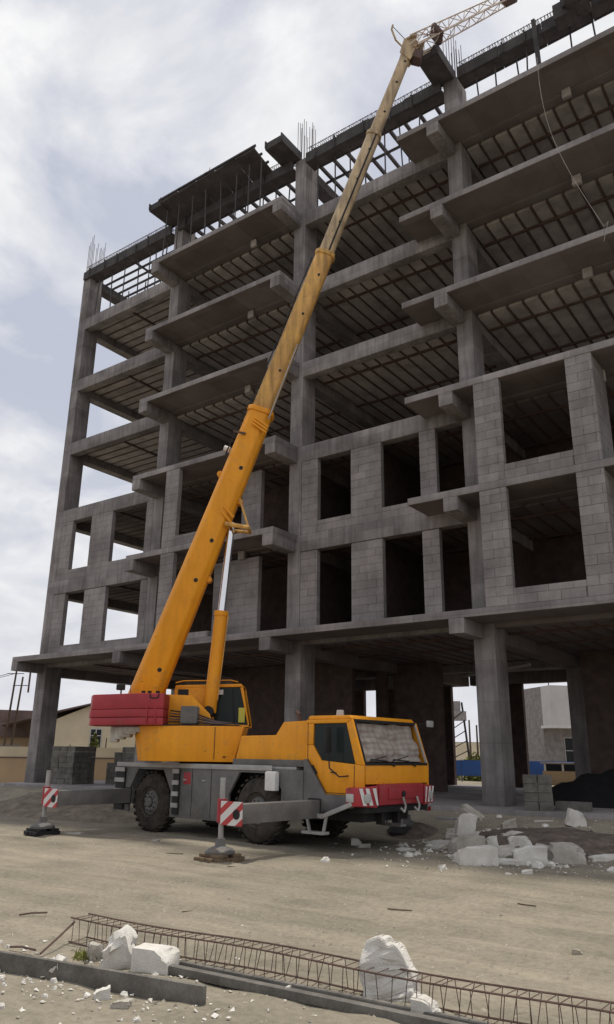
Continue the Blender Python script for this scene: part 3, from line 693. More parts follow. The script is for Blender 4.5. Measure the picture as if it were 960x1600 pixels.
# front: lower panel, windscreen, cloth behind it
cabp('front_panel', C().prism([(6.36, 1.27), (6.44, 1.27), (6.42, 1.63), (6.36, 1.63)], -1.105, 1.105), bv=.015)
wsf = cabp('windscreen_frame', C().bar((6.41, -1.1, 1.645), (6.41, 1.1, 1.645), .05, .05).bar((6.13, -1.1, 2.47), (6.13, 1.1, 2.47), .05, .06), 'dark', .008)
C().add([(6.395, -1.06, 1.67), (6.395, 1.06, 1.67), (6.14, 1.06, 2.45), (6.14, -1.06, 2.45)], [(0, 1, 2, 3)]).build('windscreen', 'wglass', cab)
for sy in (-1, 1): C().bar((6.41, sy*1.09, 1.66), (6.14, sy*1.09, 2.46), .045, .03).build('windscreen_seal', 'lgrey' if sy > 0 else 'dark', cab)
cl = []; nn_ = 44
for j in range(30):
    for i in range(nn_+1):
        s_, t_ = i/nn_, j/29
        y = -1.04+2.08*s_; z = 1.69+.76*t_; x = 6.34-.255*t_-.035
        x += .022*math.sin(s_*26+t_*3+2*noise.noise(Vector((s_*3, t_*3, 0))))+.075*noise.noise(Vector((s_*4+t_*2, t_*4-s_, 2)))+.02*noise.noise(Vector((s_*13, t_*11, 4)))
        if j == 29: z -= .03*abs(math.sin(s_*9))
        cl.append((x, y, z))
C().add(cl, [(j*(nn_+1)+i, j*(nn_+1)+i+1, (j+1)*(nn_+1)+i+1, (j+1)*(nn_+1)+i) for j in range(29) for i in range(nn_)]).build('curtain', 'canvas', cab, 0, True)
side = []
for j in range(16):
    for i in range(8):
        s_, t_ = i/7, j/15; side.append((5.88+.26*s_-.18*t_*s_+.0*t_, -1.05+.03*math.sin(i*2.2+t_*2), 1.7+.62*t_))
C().add(side, [(j*8+i, j*8+i+1, (j+1)*8+i+1, (j+1)*8+i) for j in range(15) for i in range(7)]).build('side_curtain', 'canvas', cab, 0, True)
for y in (-.15, .62):
    C().tube([(6.45, y, 1.60), (6.43, y-.25, 1.70), (6.40, y-.75, 1.73)], .014, 5).tube([(6.415, y-.80, 1.70), (6.385, y-.2, 1.80)], .010, 5).build('wiper', 'dark', cab)
C().cyl((5.35, -.55, 2.59), (5.35, -.55, 2.72), .09, 14, .075).build('beacon', 'lens', cab, .01)
C().tube([(6.1, 1.15, 2.46), (6.3, 1.42, 2.5)], .012, 6).build('mirror_bracket', 'dark', cab); C().box((6.27, 1.36, 2.42), (6.33, 1.58, 2.56)).build('front_mirror', 'lgrey', cab, .02)
# bumper
bmp = C().prism([(6.15, .86), (6.50, .88), (6.52, 1.27), (6.15, 1.27)], -.78, .78).build('bumper', 'red', crane, .03)
C().prism([(6.5, .98), (6.53, .99), (6.545, 1.2), (6.515, 1.2)], -.5, .5).build('bumper_panel', 'red', bmp, .01)
for sy in (-1, 1):
    blk = C().add([(6.1, sy*1.33, .86), (6.42, sy*1.33, .88), (6.50, sy*.83, .84), (6.1, sy*.83, .86), (6.1, sy*1.33, 1.2), (6.42, sy*1.33, 1.21), (6.52, sy*.83, 1.24), (6.1, sy*.83, 1.24)],
                  [(0,3,2,1),(4,5,6,7),(0,1,5,4),(1,2,6,5),(2,3,7,6),(3,0,4,7)]).build('headlight_block', 'red', bmp, .02)
    # pale warning stripes and headlight on the angled face
    fn = Vector((.5, sy*.09, 0)).normalized()
    def fp(s, z): return Vector((6.42+(.09*s), sy*(1.33-.5*s), z))+fn*.008
    for s0 in (.0, .33, .70):
        C().add([fp(s0, 1.2), fp(min(1, s0+.19), 1.2), fp(min(1, s0+.40), .89), fp(min(1, s0+.21), .89)], [(0, 1, 2, 3)]).build('stripe', 'white', blk)
    c = fp(.42, 1.02); C().cyl(c, c+fn*.03, .09, 16).build('headlight', 'lens', blk, .008)
    C().box((6.12, sy*1.31-.02, .95), (6.3, sy*1.335+.012*sy, 1.1)).build('indicator', 'lens', blk, .01)
C().box((6.0, -1.1, .74), (6.4, 1.1, .87)).build('bumper_underside', 'dark', bmp, .02)
C().cyl((6.5, 0, 1.08), (6.56, 0, 1.08), .06, 12).build('tow_eye', 'dark', bmp)
for y in (-.05, .45):
    C().tube([(6.56, y, 1.02), (6.6, y+.03, .85), (6.6, y-.02, .74), (6.55, y-.08, .82)], .022, 6).build('tow_hook', 'lgrey', bmp)
for y in (-.35, .2): C().box((6.1, y, .5), (6.25, y+.1, .74)).build('front_bracket', 'dark', crane)
# outriggers
for (x, sy, out, nm) in ((5.10, -1, 2.22, 0), (-1.02, -1, 2.1, 1), (5.06, 1, 1.45, 2), (-1.02, 1, 1.9, 3)):
    ye = sy*(1.27+out); zb = .62
    ob = C().box((x+.03, min(sy*1.0, ye), zb), (x+.33, max(sy*1.0, ye), zb+.33)).build('outrigger_beam', 'grey', crane, .015)
    C().box((x+.02, sy*1.0-.3, zb-.03), (x+.34, sy*1.28, zb+.36)).build('beam_sleeve', 'dark', ob)
    gz = gh(*(TC @ Vector((x-.2, ye, 0))).to_2d())
    C().cyl((x-.23, ye+.08*(-sy), gz+.28), (x-.23, ye+.08*(-sy), 1.38), .048, 14).build('jack', 'lgrey', ob, 0, True)
    C().cyl((x-.23, ye-.08*sy, .62), (x-.23, ye-.08*sy, 1.02), .085, 14).build('jack_housing', 'red', ob, 0, True)
    C().lathe([(0, .24), (.08, .24), (.10, .12), (.24, .07), (.27, .04), (.27, .0)], (x-.23, ye-.08*sy, gz+.115), (0, 0, 1), 24).build('foot', 'grey', ob, 0, True)
    yp = ye+sy*.012
    pl = C().box((x-.16, min(ye, yp), zb-.03), (x+.39, max(ye, yp), zb+.37)).build('warning_plate', 'chevron', ob)
    C().cyl((x+.25, yp, zb+.16), (x+.25, yp+sy*.012, zb+.16), .085, 18).build('plate_hole', 'dark', pl)
    pad = MB(TC)
    if sy < 0:
        for k in range(4): pad.box((x-.52+k*.15, ye-.08*sy-.33+rnd.uniform(-.05, .05), gz-.02), (x-.385+k*.15, ye-.08*sy+.33+rnd.uniform(-.05, .05), gz+.06))
        for k in range(2): pad.box((x-.50, ye-.08*sy-.26+k*.32, gz+.062), (x+.06, ye-.08*sy-.06+k*.32, gz+.112))
    else:
        pad.cyl((x-.23, ye-.08*sy, gz-.03), (x-.23, ye-.08*sy, gz+.112), .5, 9, .38)
    pad.build('outrigger_pad', 'wood' if sy < 0 and x > 0 else 'dark', bevel=.012, label=['stacked timber boards under the front outrigger nearest the camera', 'dark boards under the rear outrigger foot at the left', 'dark pad under the far front outrigger by the white debris', 'dark pad under the far rear outrigger behind the crane'][nm], cat='pad', group='pads under the outrigger feet')
# ---- superstructure
S().cyl((-.55, 0, 1.56), (-.55, 0, 1.66), .7, 32).build('slew_ring', 'dark', crane)
sup = S().plan([(.42, -1.13), (.42, .1), (-2.3, .6), (-2.35, -.42), (-2.05, -.86), (-1.60, -1.06), (-.83, -1.15)], 1.62, 2.42)
# taper the bottom of nose and tail a little
for p in sup.v:
    if p.z < 2: 
        if p.x > .3: p.x -= .22
        if p.x < -1.9: p.x += .16
sup = sup.build('superstructure', 'orange', crane, .015)
S().box((-.262, -1.152, 1.68), (-.25, -1.128, 2.40)).build('panel_seam', 'dark', sup)
S().box((-.05, -1.162, 1.72), (.02, -1.13, 1.745)).build('latch', 'dark', sup)
S().box((-1.6, -1.1, 2.422), (.30, .1, 2.45)).build('top_plate', 'dark', sup)
# counterweight slabs with lifting recesses
cwp = [(-1.5, -1.15), (-2.03, -1.15), (-3.42, -.42), (-3.55, -.1), (-3.55, .4), (-2.03, 1.15), (-1.5, 1.15)]
def grow(P, s): return [(x-(s if x < -1.5 else 0), y+(-s if y < 0 else s)) for x, y in P]
cw = S().plan(cwp, 2.80, 3.16).build('counterweight', 'red', crane, .03)
S().plan(grow(cwp, .015), 2.612, 2.795).build('counterweight_slab', 'red', cw, .02); S().plan(grow(cwp, .0), 2.43, 2.605).build('counterweight_slab', 'red', cw, .02)
for z0, z1 in ((2.43, 2.80),):
    for x in (-1.70, -1.9): S().box((x, -1.185, z0+.03), (x+.03, -1.14, z1+.03)).build('slab_strap', 'red', cw, .006)
S().tube([(-1.63, -1.165, 3.15), (-1.65, -1.17, 3.05), (-1.83, -1.17, 3.05), (-1.85, -1.165, 3.15)], .014, 5).build('lifting_lug', 'dark', cw)
# things on top of the counterweight
wl = S().cyl((-2.75, -.35, 3.16), (-2.75, -.35, 3.30), .02, 6).build('work_lamp', 'dark', crane); S().box((-2.86, -.44, 3.28), (-2.66, -.30, 3.42)).build('lamp_head', 'dark', wl, .02)
S().cyl((-2.45, -.55, 3.16), (-2.5, -.55, 3.55), .008, 5).build('aerial', 'dark', crane)
for xx in (-1.75, -1.95, -2.1): S().cyl((xx, -.75, 3.16), (xx, -.75, 3.24), .05, 8).build('cap', 'dark', crane)
# boom pivot plates, hydraulic box, hoses
for y0, y1 in ((-.50, -.44), (.34, .40)):
    S().prism([(-2.1, 2.45), (-2.1, 3.2), (-.95, 3.16), (-.50, 2.73), (-.40, 2.45)], y0, y1).build('boom_bracket', 'orange', crane, .015)
hb = S().box((-1.12, -1.02, 2.47), (-.72, -.62, 2.88)).build('hydraulic_box', 'hydbox' if 'hydbox' in M else 'grey', crane, .03)
for k in range(5):
    S().tube([(-1.4, -.95+.03*k, 2.52+.065*k), (-.75, -.98+.04*k, 2.5+.05*k), (-.3, -.9+.05*k, 2.47+.02*k), (.2, -.85+.08*k, 2.49)], .018, 6).build('hose', 'joist' if k % 2 else 'dark', crane)
# operator cab on the far side of the boom
oc = S().prism([(-1.5, 3.46), (.18, 3.52), (.24, 3.44), (-1.52, 3.38)], .2, 1.08).build('operator_cab', 'orange', crane, .02)
def ocp(n, mb, m='orange', bv=.01): return mb.build(n, m, oc, bv)
for y0, y1 in ((.2, .25), (1.03, 1.08)):
    ocp('rear_side', S().prism([(-1.52, 2.45), (-1.52, 3.38), (-.52, 3.42), (-.48, 2.45)], y0, y1))
    ocp('sill', S().prism([(-.478, 2.45), (-.478, 2.52), (.40, 2.50), (.42, 2.45)], y0, y1))
    ocp('front_post', S().prism([(.38, 2.503), (.42, 2.5), (.23, 3.44), (.16, 3.42)], y0, y1))
    S().prism([(-.478, 2.522), (.375, 2.505), (.155, 3.42), (-.515, 3.41)], (y0+y1)/2-.005, (y0+y1)/2+.005).build('side_window', 'glass', oc)
    S().prism([(.03, 2.53), (.06, 2.53), (-.02, 3.40), (-.05, 3.40)], y0+.005, y1-.005).build('window_bar', 'dark', oc)
S().box((-1.43, .193, 3.12), (-1.16, .199, 3.36)).build('rear_window', 'dglass', oc)
S().add([(.41, .24, 2.5), (.41, 1.04, 2.5), (.215, 1.04, 3.43), (.215, .24, 3.43)], [(0, 1, 2, 3)]).build('front_window', 'wglass', oc)
S().box((.14, .188, 2.56), (.30, .194, 2.92)).build('sticker', 'yellow', oc); S().box((-.40, .19, 3.24), (-.27, .196, 3.36)).build('sticker', 'white', oc)
S().box((-.45, .3, 2.46), (.35, 1.0, 2.49)).build('floor', 'dark', oc); S().box((-.42, .45, 2.5), (-.2, .9, 3.2)).build('seat', 'dark', oc, .05)
S().tube([(-1.5, .18, 3.52), (-1.3, .18, 3.57), (-.1, .18, 3.6), (.1, .18, 3.56)], .014, 6).build('roof_rail', 'orange', oc)
# ---- boom
P0 = Vector((-2.14, 0, 3.37)); PT = Vector((5.02, 0, 24.39)); bd = (PT-P0).normalized()
bn = Vector((-bd.z, 0, bd.x))                           # back (upper) side of the boom
TB = TS @ Matrix(((bd.x, 0, bn.x, P0.x), (0, 1, 0, 0), (bd.z, 0, bn.z, P0.z), (0, 0, 0, 1)))
LB = (PT-P0).length
def bl(x, z):                                           # length along the boom of a point in the boom plane
    return (Vector((x, 0, z))-P0).dot(bd)
l1, l2, l3 = bl(.41, 11.13), bl(2.2, 16.39), bl(3.89, 20.9)
def octo(w, h, c):
    return [(-w/2+c, -h/2), (w/2-c, -h/2), (w/2, -h/2+c), (w/2, h/2-c), (w/2-c, h/2), (-w/2+c, h/2), (-w/2, h/2-c), (-w/2, -h/2+c)]
def tubeprof(a, b, w0, h0, w1, h1, c=None):
    c = c or min(w0, h0)*.24
    m_ = MB(TB); o0, o1 = octo(w0, h0, c), octo(w1, h1, c)
    m_.add([(a, y, z) for y, z in o0]+[(b, y, z) for y, z in o1], [tuple(range(7, -1, -1)), tuple(range(8, 16))]+[(i, (i+1) % 8, 8+(i+1) % 8, 8+i) for i in range(8)])
    return m_
SEC = [(-.55, l1, .60, .84, .56, .70, 'orange'), (l1-.6, l2, .46, .58, .44, .54, 'boom2'), (l2-.5, l3, .38, .46, .36, .43, 'boom3'), (l3-.4, LB, .31, .38, .29, .35, 'boom3')]
secs = []
for i, (a, b, w0, h0, w1, h1, m_) in enumerate(SEC):
    o = tubeprof(a, b, w0, h0, w1, h1).build('boom_section', m_, crane, .045); secs.append(o)
    tubeprof(b-.16, b-.02, w1+.06, h1+.06, w1+.06, h1+.06).build('section_collar', 'orange' if i == 0 else ('boom2' if i == 1 else 'boom3'), o, .01)
    k = 0
    for t in ((.12, .4, .53, .78) if i == 0 else (.3, .62, .85)):
        x = a+(b-a)*t; h = h0+(h1-h0)*t; w = w0+(w1-w0)*t
        for sy in (-1, 1): MB(TB).cyl((x, sy*(w/2-.01), -h*.18), (x, sy*(w/2+.012), -h*.18), .055 if i == 0 else .04, 10).build('bolt', 'dark', o)
def bsub(name, m_, mb, i=0, bv=.008): return mb.build(name, m_, secs[i], bv)
for x, d in ((l1*.38, -1), (l1*.66, -1), (l1*.73, 1)):
    bsub('boom_lug', 'orange', MB(TB).cyl((x, -.1, d*.40), (x, .1, d*.40), .085, 12))
bsub('clamp_band', 'orange', MB(TB).bar((l1*.575, -.30, -.46), (l1*.60, -.315, -.1), .04, .06)); bsub('clamp_band', 'orange', MB(TB).bar((l1*.595, -.30, -.46), (l1*.62, -.315, -.1), .04, .06)); bsub('end_bracket', 'rebar', MB(TB).bar((l1*.88, -.32, .46), (l1*.885, -.32, .1), .03, .06))
# hinge frame hanging out under the boom
bsub('hinge_frame', 'boom2', MB(TB).tube([(l1*.565, -.3, -.30), (l1*.58, -.24, -.92)], .065, 8).tube([(l1*.58, -.24, -.92), (l1*.665, -.2, -.40)], .03, 8).tube([(l1*.565, .3, -.30), (l1*.58, .24, -.92), (l1*.58, -.24, -.92)], .05, 8), bv=0)
bsub('hose_reel_pipe', 'dark', MB(TB).tube([(l1*.80, -.15, .45), (l1*.98, -.15, .42), (l1*1.03, -.1, .36)], .02, 6).tube([(l1*.80, -.15, .45), (l1*.80, -.3, .36)], .025, 6), bv=0)
for k in range(3): bsub('end_strap', 'orange', MB(TB).bar((l1-.55-.09*k, -.34, -.42), (l1-.40-.09*k, -.34, .05), .03, .05), bv=.004)
bsub('side_rail', 'lgrey', MB(TB).cyl((l1-.3, -.27, -.33), (l1+2.2, -.25, -.30), .02, 6), 1, 0)
bsub('side_rail', 'dark', MB(TB).bar((l2-.2, -.2, -.1), (l3, -.19, -.1), .02, .05), 2, 0)
bsub('side_rail', 'dark', MB(TB).cyl((l1, -.16, .32), (l2-.4, -.16, .31), .018, 6), 1, 0)
bsub('white_lamp', 'white', MB(TB).cyl((l1*.83, .1, .46), (l1*.83, .1, .62), .08, 10), 0)
# head: cheek plates, sheaves, small mast
for sy in (-1, 1): bsub('head_plate', 'boom3', MB(TB).prism([(LB-.5, -.2), (LB+.25, -.34), (LB+.42, -.1), (LB+.3, .26), (LB-.3, .22)], sy*.15-.02, sy*.15+.02), 3)
for z in (-.2, .12): bsub('sheave', 'dark', MB(TB).lathe([(.03, -.05), (.15, -.05), (.12, 0), (.15, .05), (.03, .05)], (LB+.15, 0, z), (0, 1, 0), 18), 3, 0)
bsub('sheave_block', 'joist', MB(TB).box((LB-.35, -.18, -.52), (LB+.0, .18, -.22)), 3)
bsub('mast', 'boom3', MB(TB).tube([(LB+.1, 0, .2), (LB+.35, 0, .55), (LB+.75, 0, .82), (LB+.95, 0, .84)], .035, 6), 3, 0)
bsub('mast_stay', 'dark', MB(TB).tube([(LB+.9, 0, .84), (LB+.5, 0, .3), (LB+.55, 0, -.1)], .012, 5), 3, 0)
# lattice jib
JA, JB = Vector((5.2, 0, 24.62)), Vector((8.9, 0, 27.0))
jd = (JB-JA).normalized(); jn = Vector((-jd.z, 0, jd.x)); LJ = (JB-JA).length
TJ = TS @ Matrix(((jd.x, 0, jn.x, JA.x), (0, 1, 0, 0), (jd.z, 0, jn.z, JA.z), (0, 0, 0, 1)))
jib = MB(TJ).box((-.15, -.22, -.24), (.25, .22, -.17)).box((-.15, -.22, .17), (.25, .22, .24)).build('jib', 'boom3', crane, .01)
def jw(t): return .24*(1-t)+.13*t
crn = [(-1, -1), (1, -1), (1, 1), (-1, 1)]
for sy, sz in crn:
    MB(TJ).cyl((0, sy*jw(0), sz*jw(0)), (LJ*.93, sy*jw(.93), sz*jw(.93)), .026, 6).build('chord', 'jibpaint', jib)
for (s0, s1) in zip(crn, crn[1:]+crn[:1]):
    n_ = 13
    for k in range(n_):
        t0, t1 = k/n_*.93, (k+1)/n_*.93; a_, b_ = (s0, s1) if k % 2 else (s1, s0)
        MB(TJ).cyl((LJ*t0, a_[0]*jw(t0), a_[1]*jw(t0)), (LJ*t1, b_[0]*jw(t1), b_[1]*jw(t1)), .015, 5).build('lattice_bar', 'jibpaint', jib)
MB(TJ).box((LJ*.20, -.24, -.26), (LJ*.235, .24, .26)).build('end_frame', 'joist', jib, .01)
MB(TJ).box((LJ*.86, -.17, -.18), (LJ*.97, .17, .20)).build('jib_head', 'joist', jib, .02)
MB(TJ).bar((LJ*.95, 0, .06), (LJ*1.5, 0, .10), .13, .16).build('jib_extension', 'jibpaint', jib, .01)
for k in range(10):
    a_ = Vector((rnd.uniform(-.3, .75), rnd.choice((-.26, .26)), rnd.uniform(-.3, .3))); b_ = Vector((rnd.uniform(-.3, .9), a_.y, rnd.uniform(-.32, .32)))
    MB(TJ).cyl(a_, b_, .016, 5).build('brace', 'joist' if k % 3 else 'jibpaint', jib)
# lift cylinder
cy0, cyj, cy1 = Vector((-.57, 0, 2.78)), Vector((-.495, 0, 5.30)), Vector((-.22, 0, 7.75))
cyj = cy0.lerp(cy1, .51)
lc = S().cyl(cy0, cyj, .165, 20).build('lift_cylinder', 'orange', crane, 0, True)
S().cyl(cyj-(cy1-cy0)*.02, cyj+(cy1-cy0)*.005, .185, 20).build('cylinder_gland', 'orange', lc, .008)
S().cyl(cyj, cy1, .10, 20).build('piston_rod', 'chrome', lc, 0, True)
S().cyl((-.57, -.3, 2.8), (-.57, .3, 2.8), .13, 14).build('cylinder_pin', 'dark', lc)
S().tube([cyj+Vector((.19, -.05, -.1)), cy0+Vector((.19, -.05, .3))], .015, 6).build('cylinder_pipe', 'boom2', lc)

# white can hanging on the carrier
jc = C().box((4.02, -1.43, 1.08), (4.32, -1.29, 1.46)).build('jerrycan', 'white', bevel=.03, label='white plastic can hanging on the crane side behind the cab', cat='can')
rg = C().box((-1.9, -.9, 1.62), (-1.5, -.2, 1.72)); 
rag = MB(TS)
for k in range(5): rag.box((-2.9+.12*k, -.5-.06*k, 2.05+.06*k+rnd.uniform(-.05, .05)), (-2.7+.16*k, -.25, 2.40))
rag.build('plastic_sheet', 'foamd', bevel=.04, label='crumpled pale plastic sheet hanging under the red counterweight', cat='sheet')

# ------------------------------------------------------------------ right side: debris and stacks on the plinth
def foam_mesh(sx, sy, sz, seed, rough=.05, broken=.35, mslot='foam'):
    bm = bmesh.new(); bmesh.ops.create_cube(bm, size=1); bmesh.ops.subdivide_edges(bm, edges=bm.edges[:], cuts=5, use_grid_fill=True)
    off = Vector((seed*3.7, seed*1.3, 0)); cut = Vector((math.cos(seed*2.1), .3*math.sin(seed*1.7), .75)).normalized(); lim = .5-broken*.45
    for v in bm.verts:
        p = v.co.copy(); d = p.dot(cut)
        l_ = lim+.12*noise.noise(p*3+off)
        if broken and d > l_: p -= cut*(d-l_)*.85; p += Vector((noise.noise(p*9+off), noise.noise(p*9+off+Vector((7, 0, 0))), noise.noise(p*9+off+Vector((0, 7, 0)))))*.07
        p += Vector((noise.noise(p*4+off), noise.noise(p*4-off), noise.noise(p*4+off*2)))*rough
        v.co = Vector((p.x*sx, p.y*sy, (p.z+.5)*sz))
    me = bpy.data.meshes.new('foam_block'); bm.to_mesh(me); bm.free(); me.materials.append(M[mslot])
    for p in me.polygons: p.use_smooth = True
    try: me.set_sharp_from_angle(angle=R_(32))
    except Exception: pass
    return me
def foam(x, y, s, seed, label, rot=0, tilt=(0, 0), rough=.05, broken=.35, m='foam', z=None, group=None, cat='foam block', name='foam_block'):
    o = bpy.data.objects.new(name, foam_mesh(*s, seed, rough, broken, m)); COL.objects.link(o)
    o.location = (x, y, (gh(x, y)-.035*min(1, s[2]/.2)) if z is None else z); o.rotation_euler = (tilt[0], tilt[1], rot)
    o['label'] = label; o['category'] = cat
    if group: o['group'] = group
    return o
G1 = 'white foam pieces beside the crane'
vx = R_(30)
foam(-6.15, 13.65, (.68, .42, .33), 1, 'long white foam block at the front left edge of the debris', vx+.15, broken=.12, rough=.03, group=G1)
foam(-5.42, 14.35, (.56, .34, .32), 2, 'rounded white foam block in the middle of the debris front row', vx, broken=.3, rough=.07, group=G1)
foam(-4.95, 15.0, (.58, .42, .34), 3, 'greyish dirty foam lump at the right of the front row', vx-.1, broken=.3, rough=.09, m='foamd', group=G1)
foam(-6.95, 15.0, (.58, .5, .36), 4, 'grey-white foam block lying under the upright one', vx+.3, broken=.15, rough=.04, m='foamd', group=G1)
foam(-7.3, 15.65, (.36, .32, .44), 5, 'tall white foam block standing upright on the debris pile', vx+.1, (.12, .2), broken=.25, rough=.08, group=G1, z=.26)
foam(-7.2, 15.9, (.46, .26, .08), 6, 'thin bent foam strip leaning on top of the upright block', vx-.4, (.1, .5), broken=.2, rough=.1, m='foamd', group=G1, z=.66)
foam(-6.2, 15.8, (.36, .3, .26), 7, 'small squarish foam block behind the front row', vx, broken=.2, group=G1)
foam(-6.55, 16.3, (.40, .4, .2), 8, 'small pale foam piece just right of the upright block', vx+.5, broken=.35, group=G1)
foam(-5.6, 17.6, (.42, .2, .34), 9, 'pointed white foam shard lying on the plinth step', vx, (0, .3), broken=.5, group=G1)
foam(-5.75, 14.05, (.62, .22, .09), 10, 'flat white foam strip between the two front blocks', vx+.05, broken=.2, group=G1)
foam(-4.42, 15.55, (.62, .22, .10), 11, 'flat foam strip at the right end of the debris', vx+.25, broken=.25, group=G1)
foam(-5.35, 15.2, (.55, .32, .24), 12, 'flattened dirty foam piece behind the rounded block', vx-.2, (.1, .1), broken=.45, m='foamd', group=G1)
foam(-6.1, 14.9, (.5, .4, .22), 13, 'torn beige foam piece in the middle of the pile', vx+.7, (.2, .1), broken=.5, rough=.12, m='foamd', group=G1)
foam(-7.95, 15.9, (.5, .4, .10), 14, 'flat white foam sheet beside the dark outrigger pad', vx+.9, broken=.4, group=G1)
foam(-9.35, 14.75, (.20, .15, .16), 15, 'small white foam lump under the front of the crane', .3, broken=.4, group=G1)
foam(-9.0, 14.5, (.24, .1, .09), 16, 'tiny dirty foam scrap under the front bumper', .7, broken=.4, m='foamd', group=G1)
foam(-5.0, 13.05, (.17, .1, .07), 17, 'small foam scrap alone on the ground before the debris', .3, broken=.4, group=G1)
foam(-6.3, 17.9, (.6, .12, .05), 18, 'thin pale board lying on the plinth edge behind the debris', vx, broken=.1, z=PL-.19, group=G1)
for i, (x, y, a, b, c, mm_, lb) in enumerate(((-6.75, 14.2, .3, .16, .1, 'foam', 'small white foam wedge left of the long front block'), (-5.15, 13.95, .16, .12, .12, 'foam', 'little foam cube in front of the rounded block'),
        (-7.6, 15.2, .36, .3, .12, 'foamd', 'thin dirty foam plate left of the pile'), (-6.65, 15.5, .26, .2, .3, 'foam', 'narrow foam piece wedged into the pile'), (-5.9, 15.4, .22, .16, .3, 'foam', 'upright foam chip in the centre of the pile'),
        (-4.7, 16.2, .5, .3, .12, 'foamd', 'flat dirty foam plate on the dark earth'), (-5.3, 16.5, .36, .22, .16, 'foam', 'pale foam piece half buried in the dark earth'), (-4.1, 16.4, .4, .26, .2, 'foam', 'white foam lump at the right edge of the debris'),
        (-7.9, 16.6, .5, .3, .18, 'foamd', 'grey foam slab lying behind the upright block'), (-6.9, 17.2, .3, .2, .2, 'foamd', 'small dirty foam piece near the plinth step'), (-8.1, 14.6, .3, .2, .07, 'foam', 'thin foam flake left of the debris'), (-4.0, 14.4, .22, .12, .09, 'foam', 'small foam flake right of the debris front row'))):
    foam(x, y, (a, b, c), 50+i, lb, vx+rnd.uniform(-.9, .9), (rnd.uniform(-.25, .25), rnd.uniform(-.25, .25)), broken=.45, rough=.11, m=mm_, group=G1)
# crumbs
cr_ = MB()
for i in range(1500):
    if i < 800: x, y = rnd.gauss(-6.2, 1.1), rnd.gauss(15.2, 1.1)
    elif i < 1250: x, y = rnd.gauss(-5.6, 1.1), rnd.gauss(4.75, .45)
    else: x, y = rnd.uniform(-16, -3), rnd.uniform(6, 16)
    if i >= 1250 and rnd.random() < .75: continue
    s_ = rnd.uniform(.012, .05) if i < 800 else rnd.uniform(.006, .028); z = gh(x, y)
    p = [Vector((x, y, z))+Vector((rnd.uniform(-1, 1), rnd.uniform(-1, 1), rnd.uniform(0, 1)))*s_ for _ in range(5)]
    cr_.add(p, [(0, 1, 2), (0, 2, 3), (0, 3, 4), (0, 4, 1), (1, 2, 4), (2, 3, 4)])
for i in range(130):
    if i < 80: x, y, s_ = rnd.gauss(-6.1, 1.3), rnd.gauss(15.3, 1.1), rnd.uniform(.04, .11)
    else: x, y, s_ = rnd.gauss(-6.0, .8), rnd.gauss(4.7, .35), rnd.uniform(.015, .045)
    c = Vector((x, y, gh(x, y)-s_*.15)); n_ = 7; ring = []
    for lv, rr in ((0, 1), (.5, .9), (.85, .55)):
        ring += [c+Vector((math.cos(t*6.283/n_)*rr*rnd.uniform(.7, 1.2), math.sin(t*6.283/n_)*rr*rnd.uniform(.5, 1), lv*rnd.uniform(.7, 1.2)))*s_ for t in range(n_)]
    cr_.add(ring, [(k*n_+q, k*n_+(q+1) % n_, (k+1)*n_+(q+1) % n_, (k+1)*n_+q) for k in range(2) for q in range(n_)]+[tuple(range(2*n_, 3*n_))])
cr_.build('foam_crumbs', 'foam', kind='stuff', label='scattered white foam crumbs on the dirt', cat='crumbs')
# stones
stn = MB()
for i in range(4200):
    if i < 1500: x, y = rnd.uniform(-9, 0), rnd.uniform(4, 18)
    elif i < 2800: x, y = rnd.uniform(-9, -1.5), rnd.uniform(4.2, 8)
    else: x, y = rnd.uniform(-24, -2), rnd.uniform(8, 18.3)
    s_ = rnd.uniform(.008, .03)*(1.6 if rnd.random() < .06 else 1); z = gh(x, y)-s_*.2
    c = Vector((x, y, z)); P = [c+Vector((math.cos(t)*rnd.uniform(.6, 1.2), math.sin(t)*rnd.uniform(.6, 1.2), 0))*s_ for t in (0, 1.3, 2.5, 3.8, 5)]+[c+Vector((rnd.uniform(-.3, .3), rnd.uniform(-.3, .3), rnd.uniform(.4, .9)))*s_]
    stn.add(P, [(k, (k+1) % 5, 5) for k in range(5)])
stn.build('gravel', 'stone', kind='stuff', label='small stones and grit scattered over the dirt yard', cat='gravel')
foam(-2.75, 8.35, (.09, .06, .05), 33, 'single dark stone lying on the open dirt at the right', .4, broken=.2, rough=.1, m='stone', cat='stone', name='stone')
foam(-12.9, 12.35, (.16, .1, .05), 34, 'pale scrap lying on the dirt by the rear wheel', .2, broken=.3, m='foamd', cat='scrap', name='scrap')
for i, (x, y, ln, an) in enumerate(((-5.2, 8.9, .30, .1), (-9.3, 10.6, .4, .5), (-4.1, 10.3, .25, -.3), (-7.2, 7.4, .22, .9), (-11.4, 11.2, .35, .2), (-3.3, 11.8, .3, 1.2))):
    MB().tube([(x, y, gh(x, y)+.008), (x+ln*.5*math.cos(an), y+ln*.5*math.sin(an), gh(x, y)+.010), (x+ln*math.cos(an+.2), y+ln*math.sin(an+.2), gh(x, y)+.008)], .008, 5).build('twig', 'bark', label=['dark twig on the dirt in the centre of the yard', 'dark twig on the dirt left of centre near the crane', 'short twig on the dirt right of centre', 'small twig on the dirt near the rebar cage', 'thin twig on the dirt near the front outrigger', 'thin twig on the dirt before the white debris'][i], cat='twig', group='twigs lying on the yard')
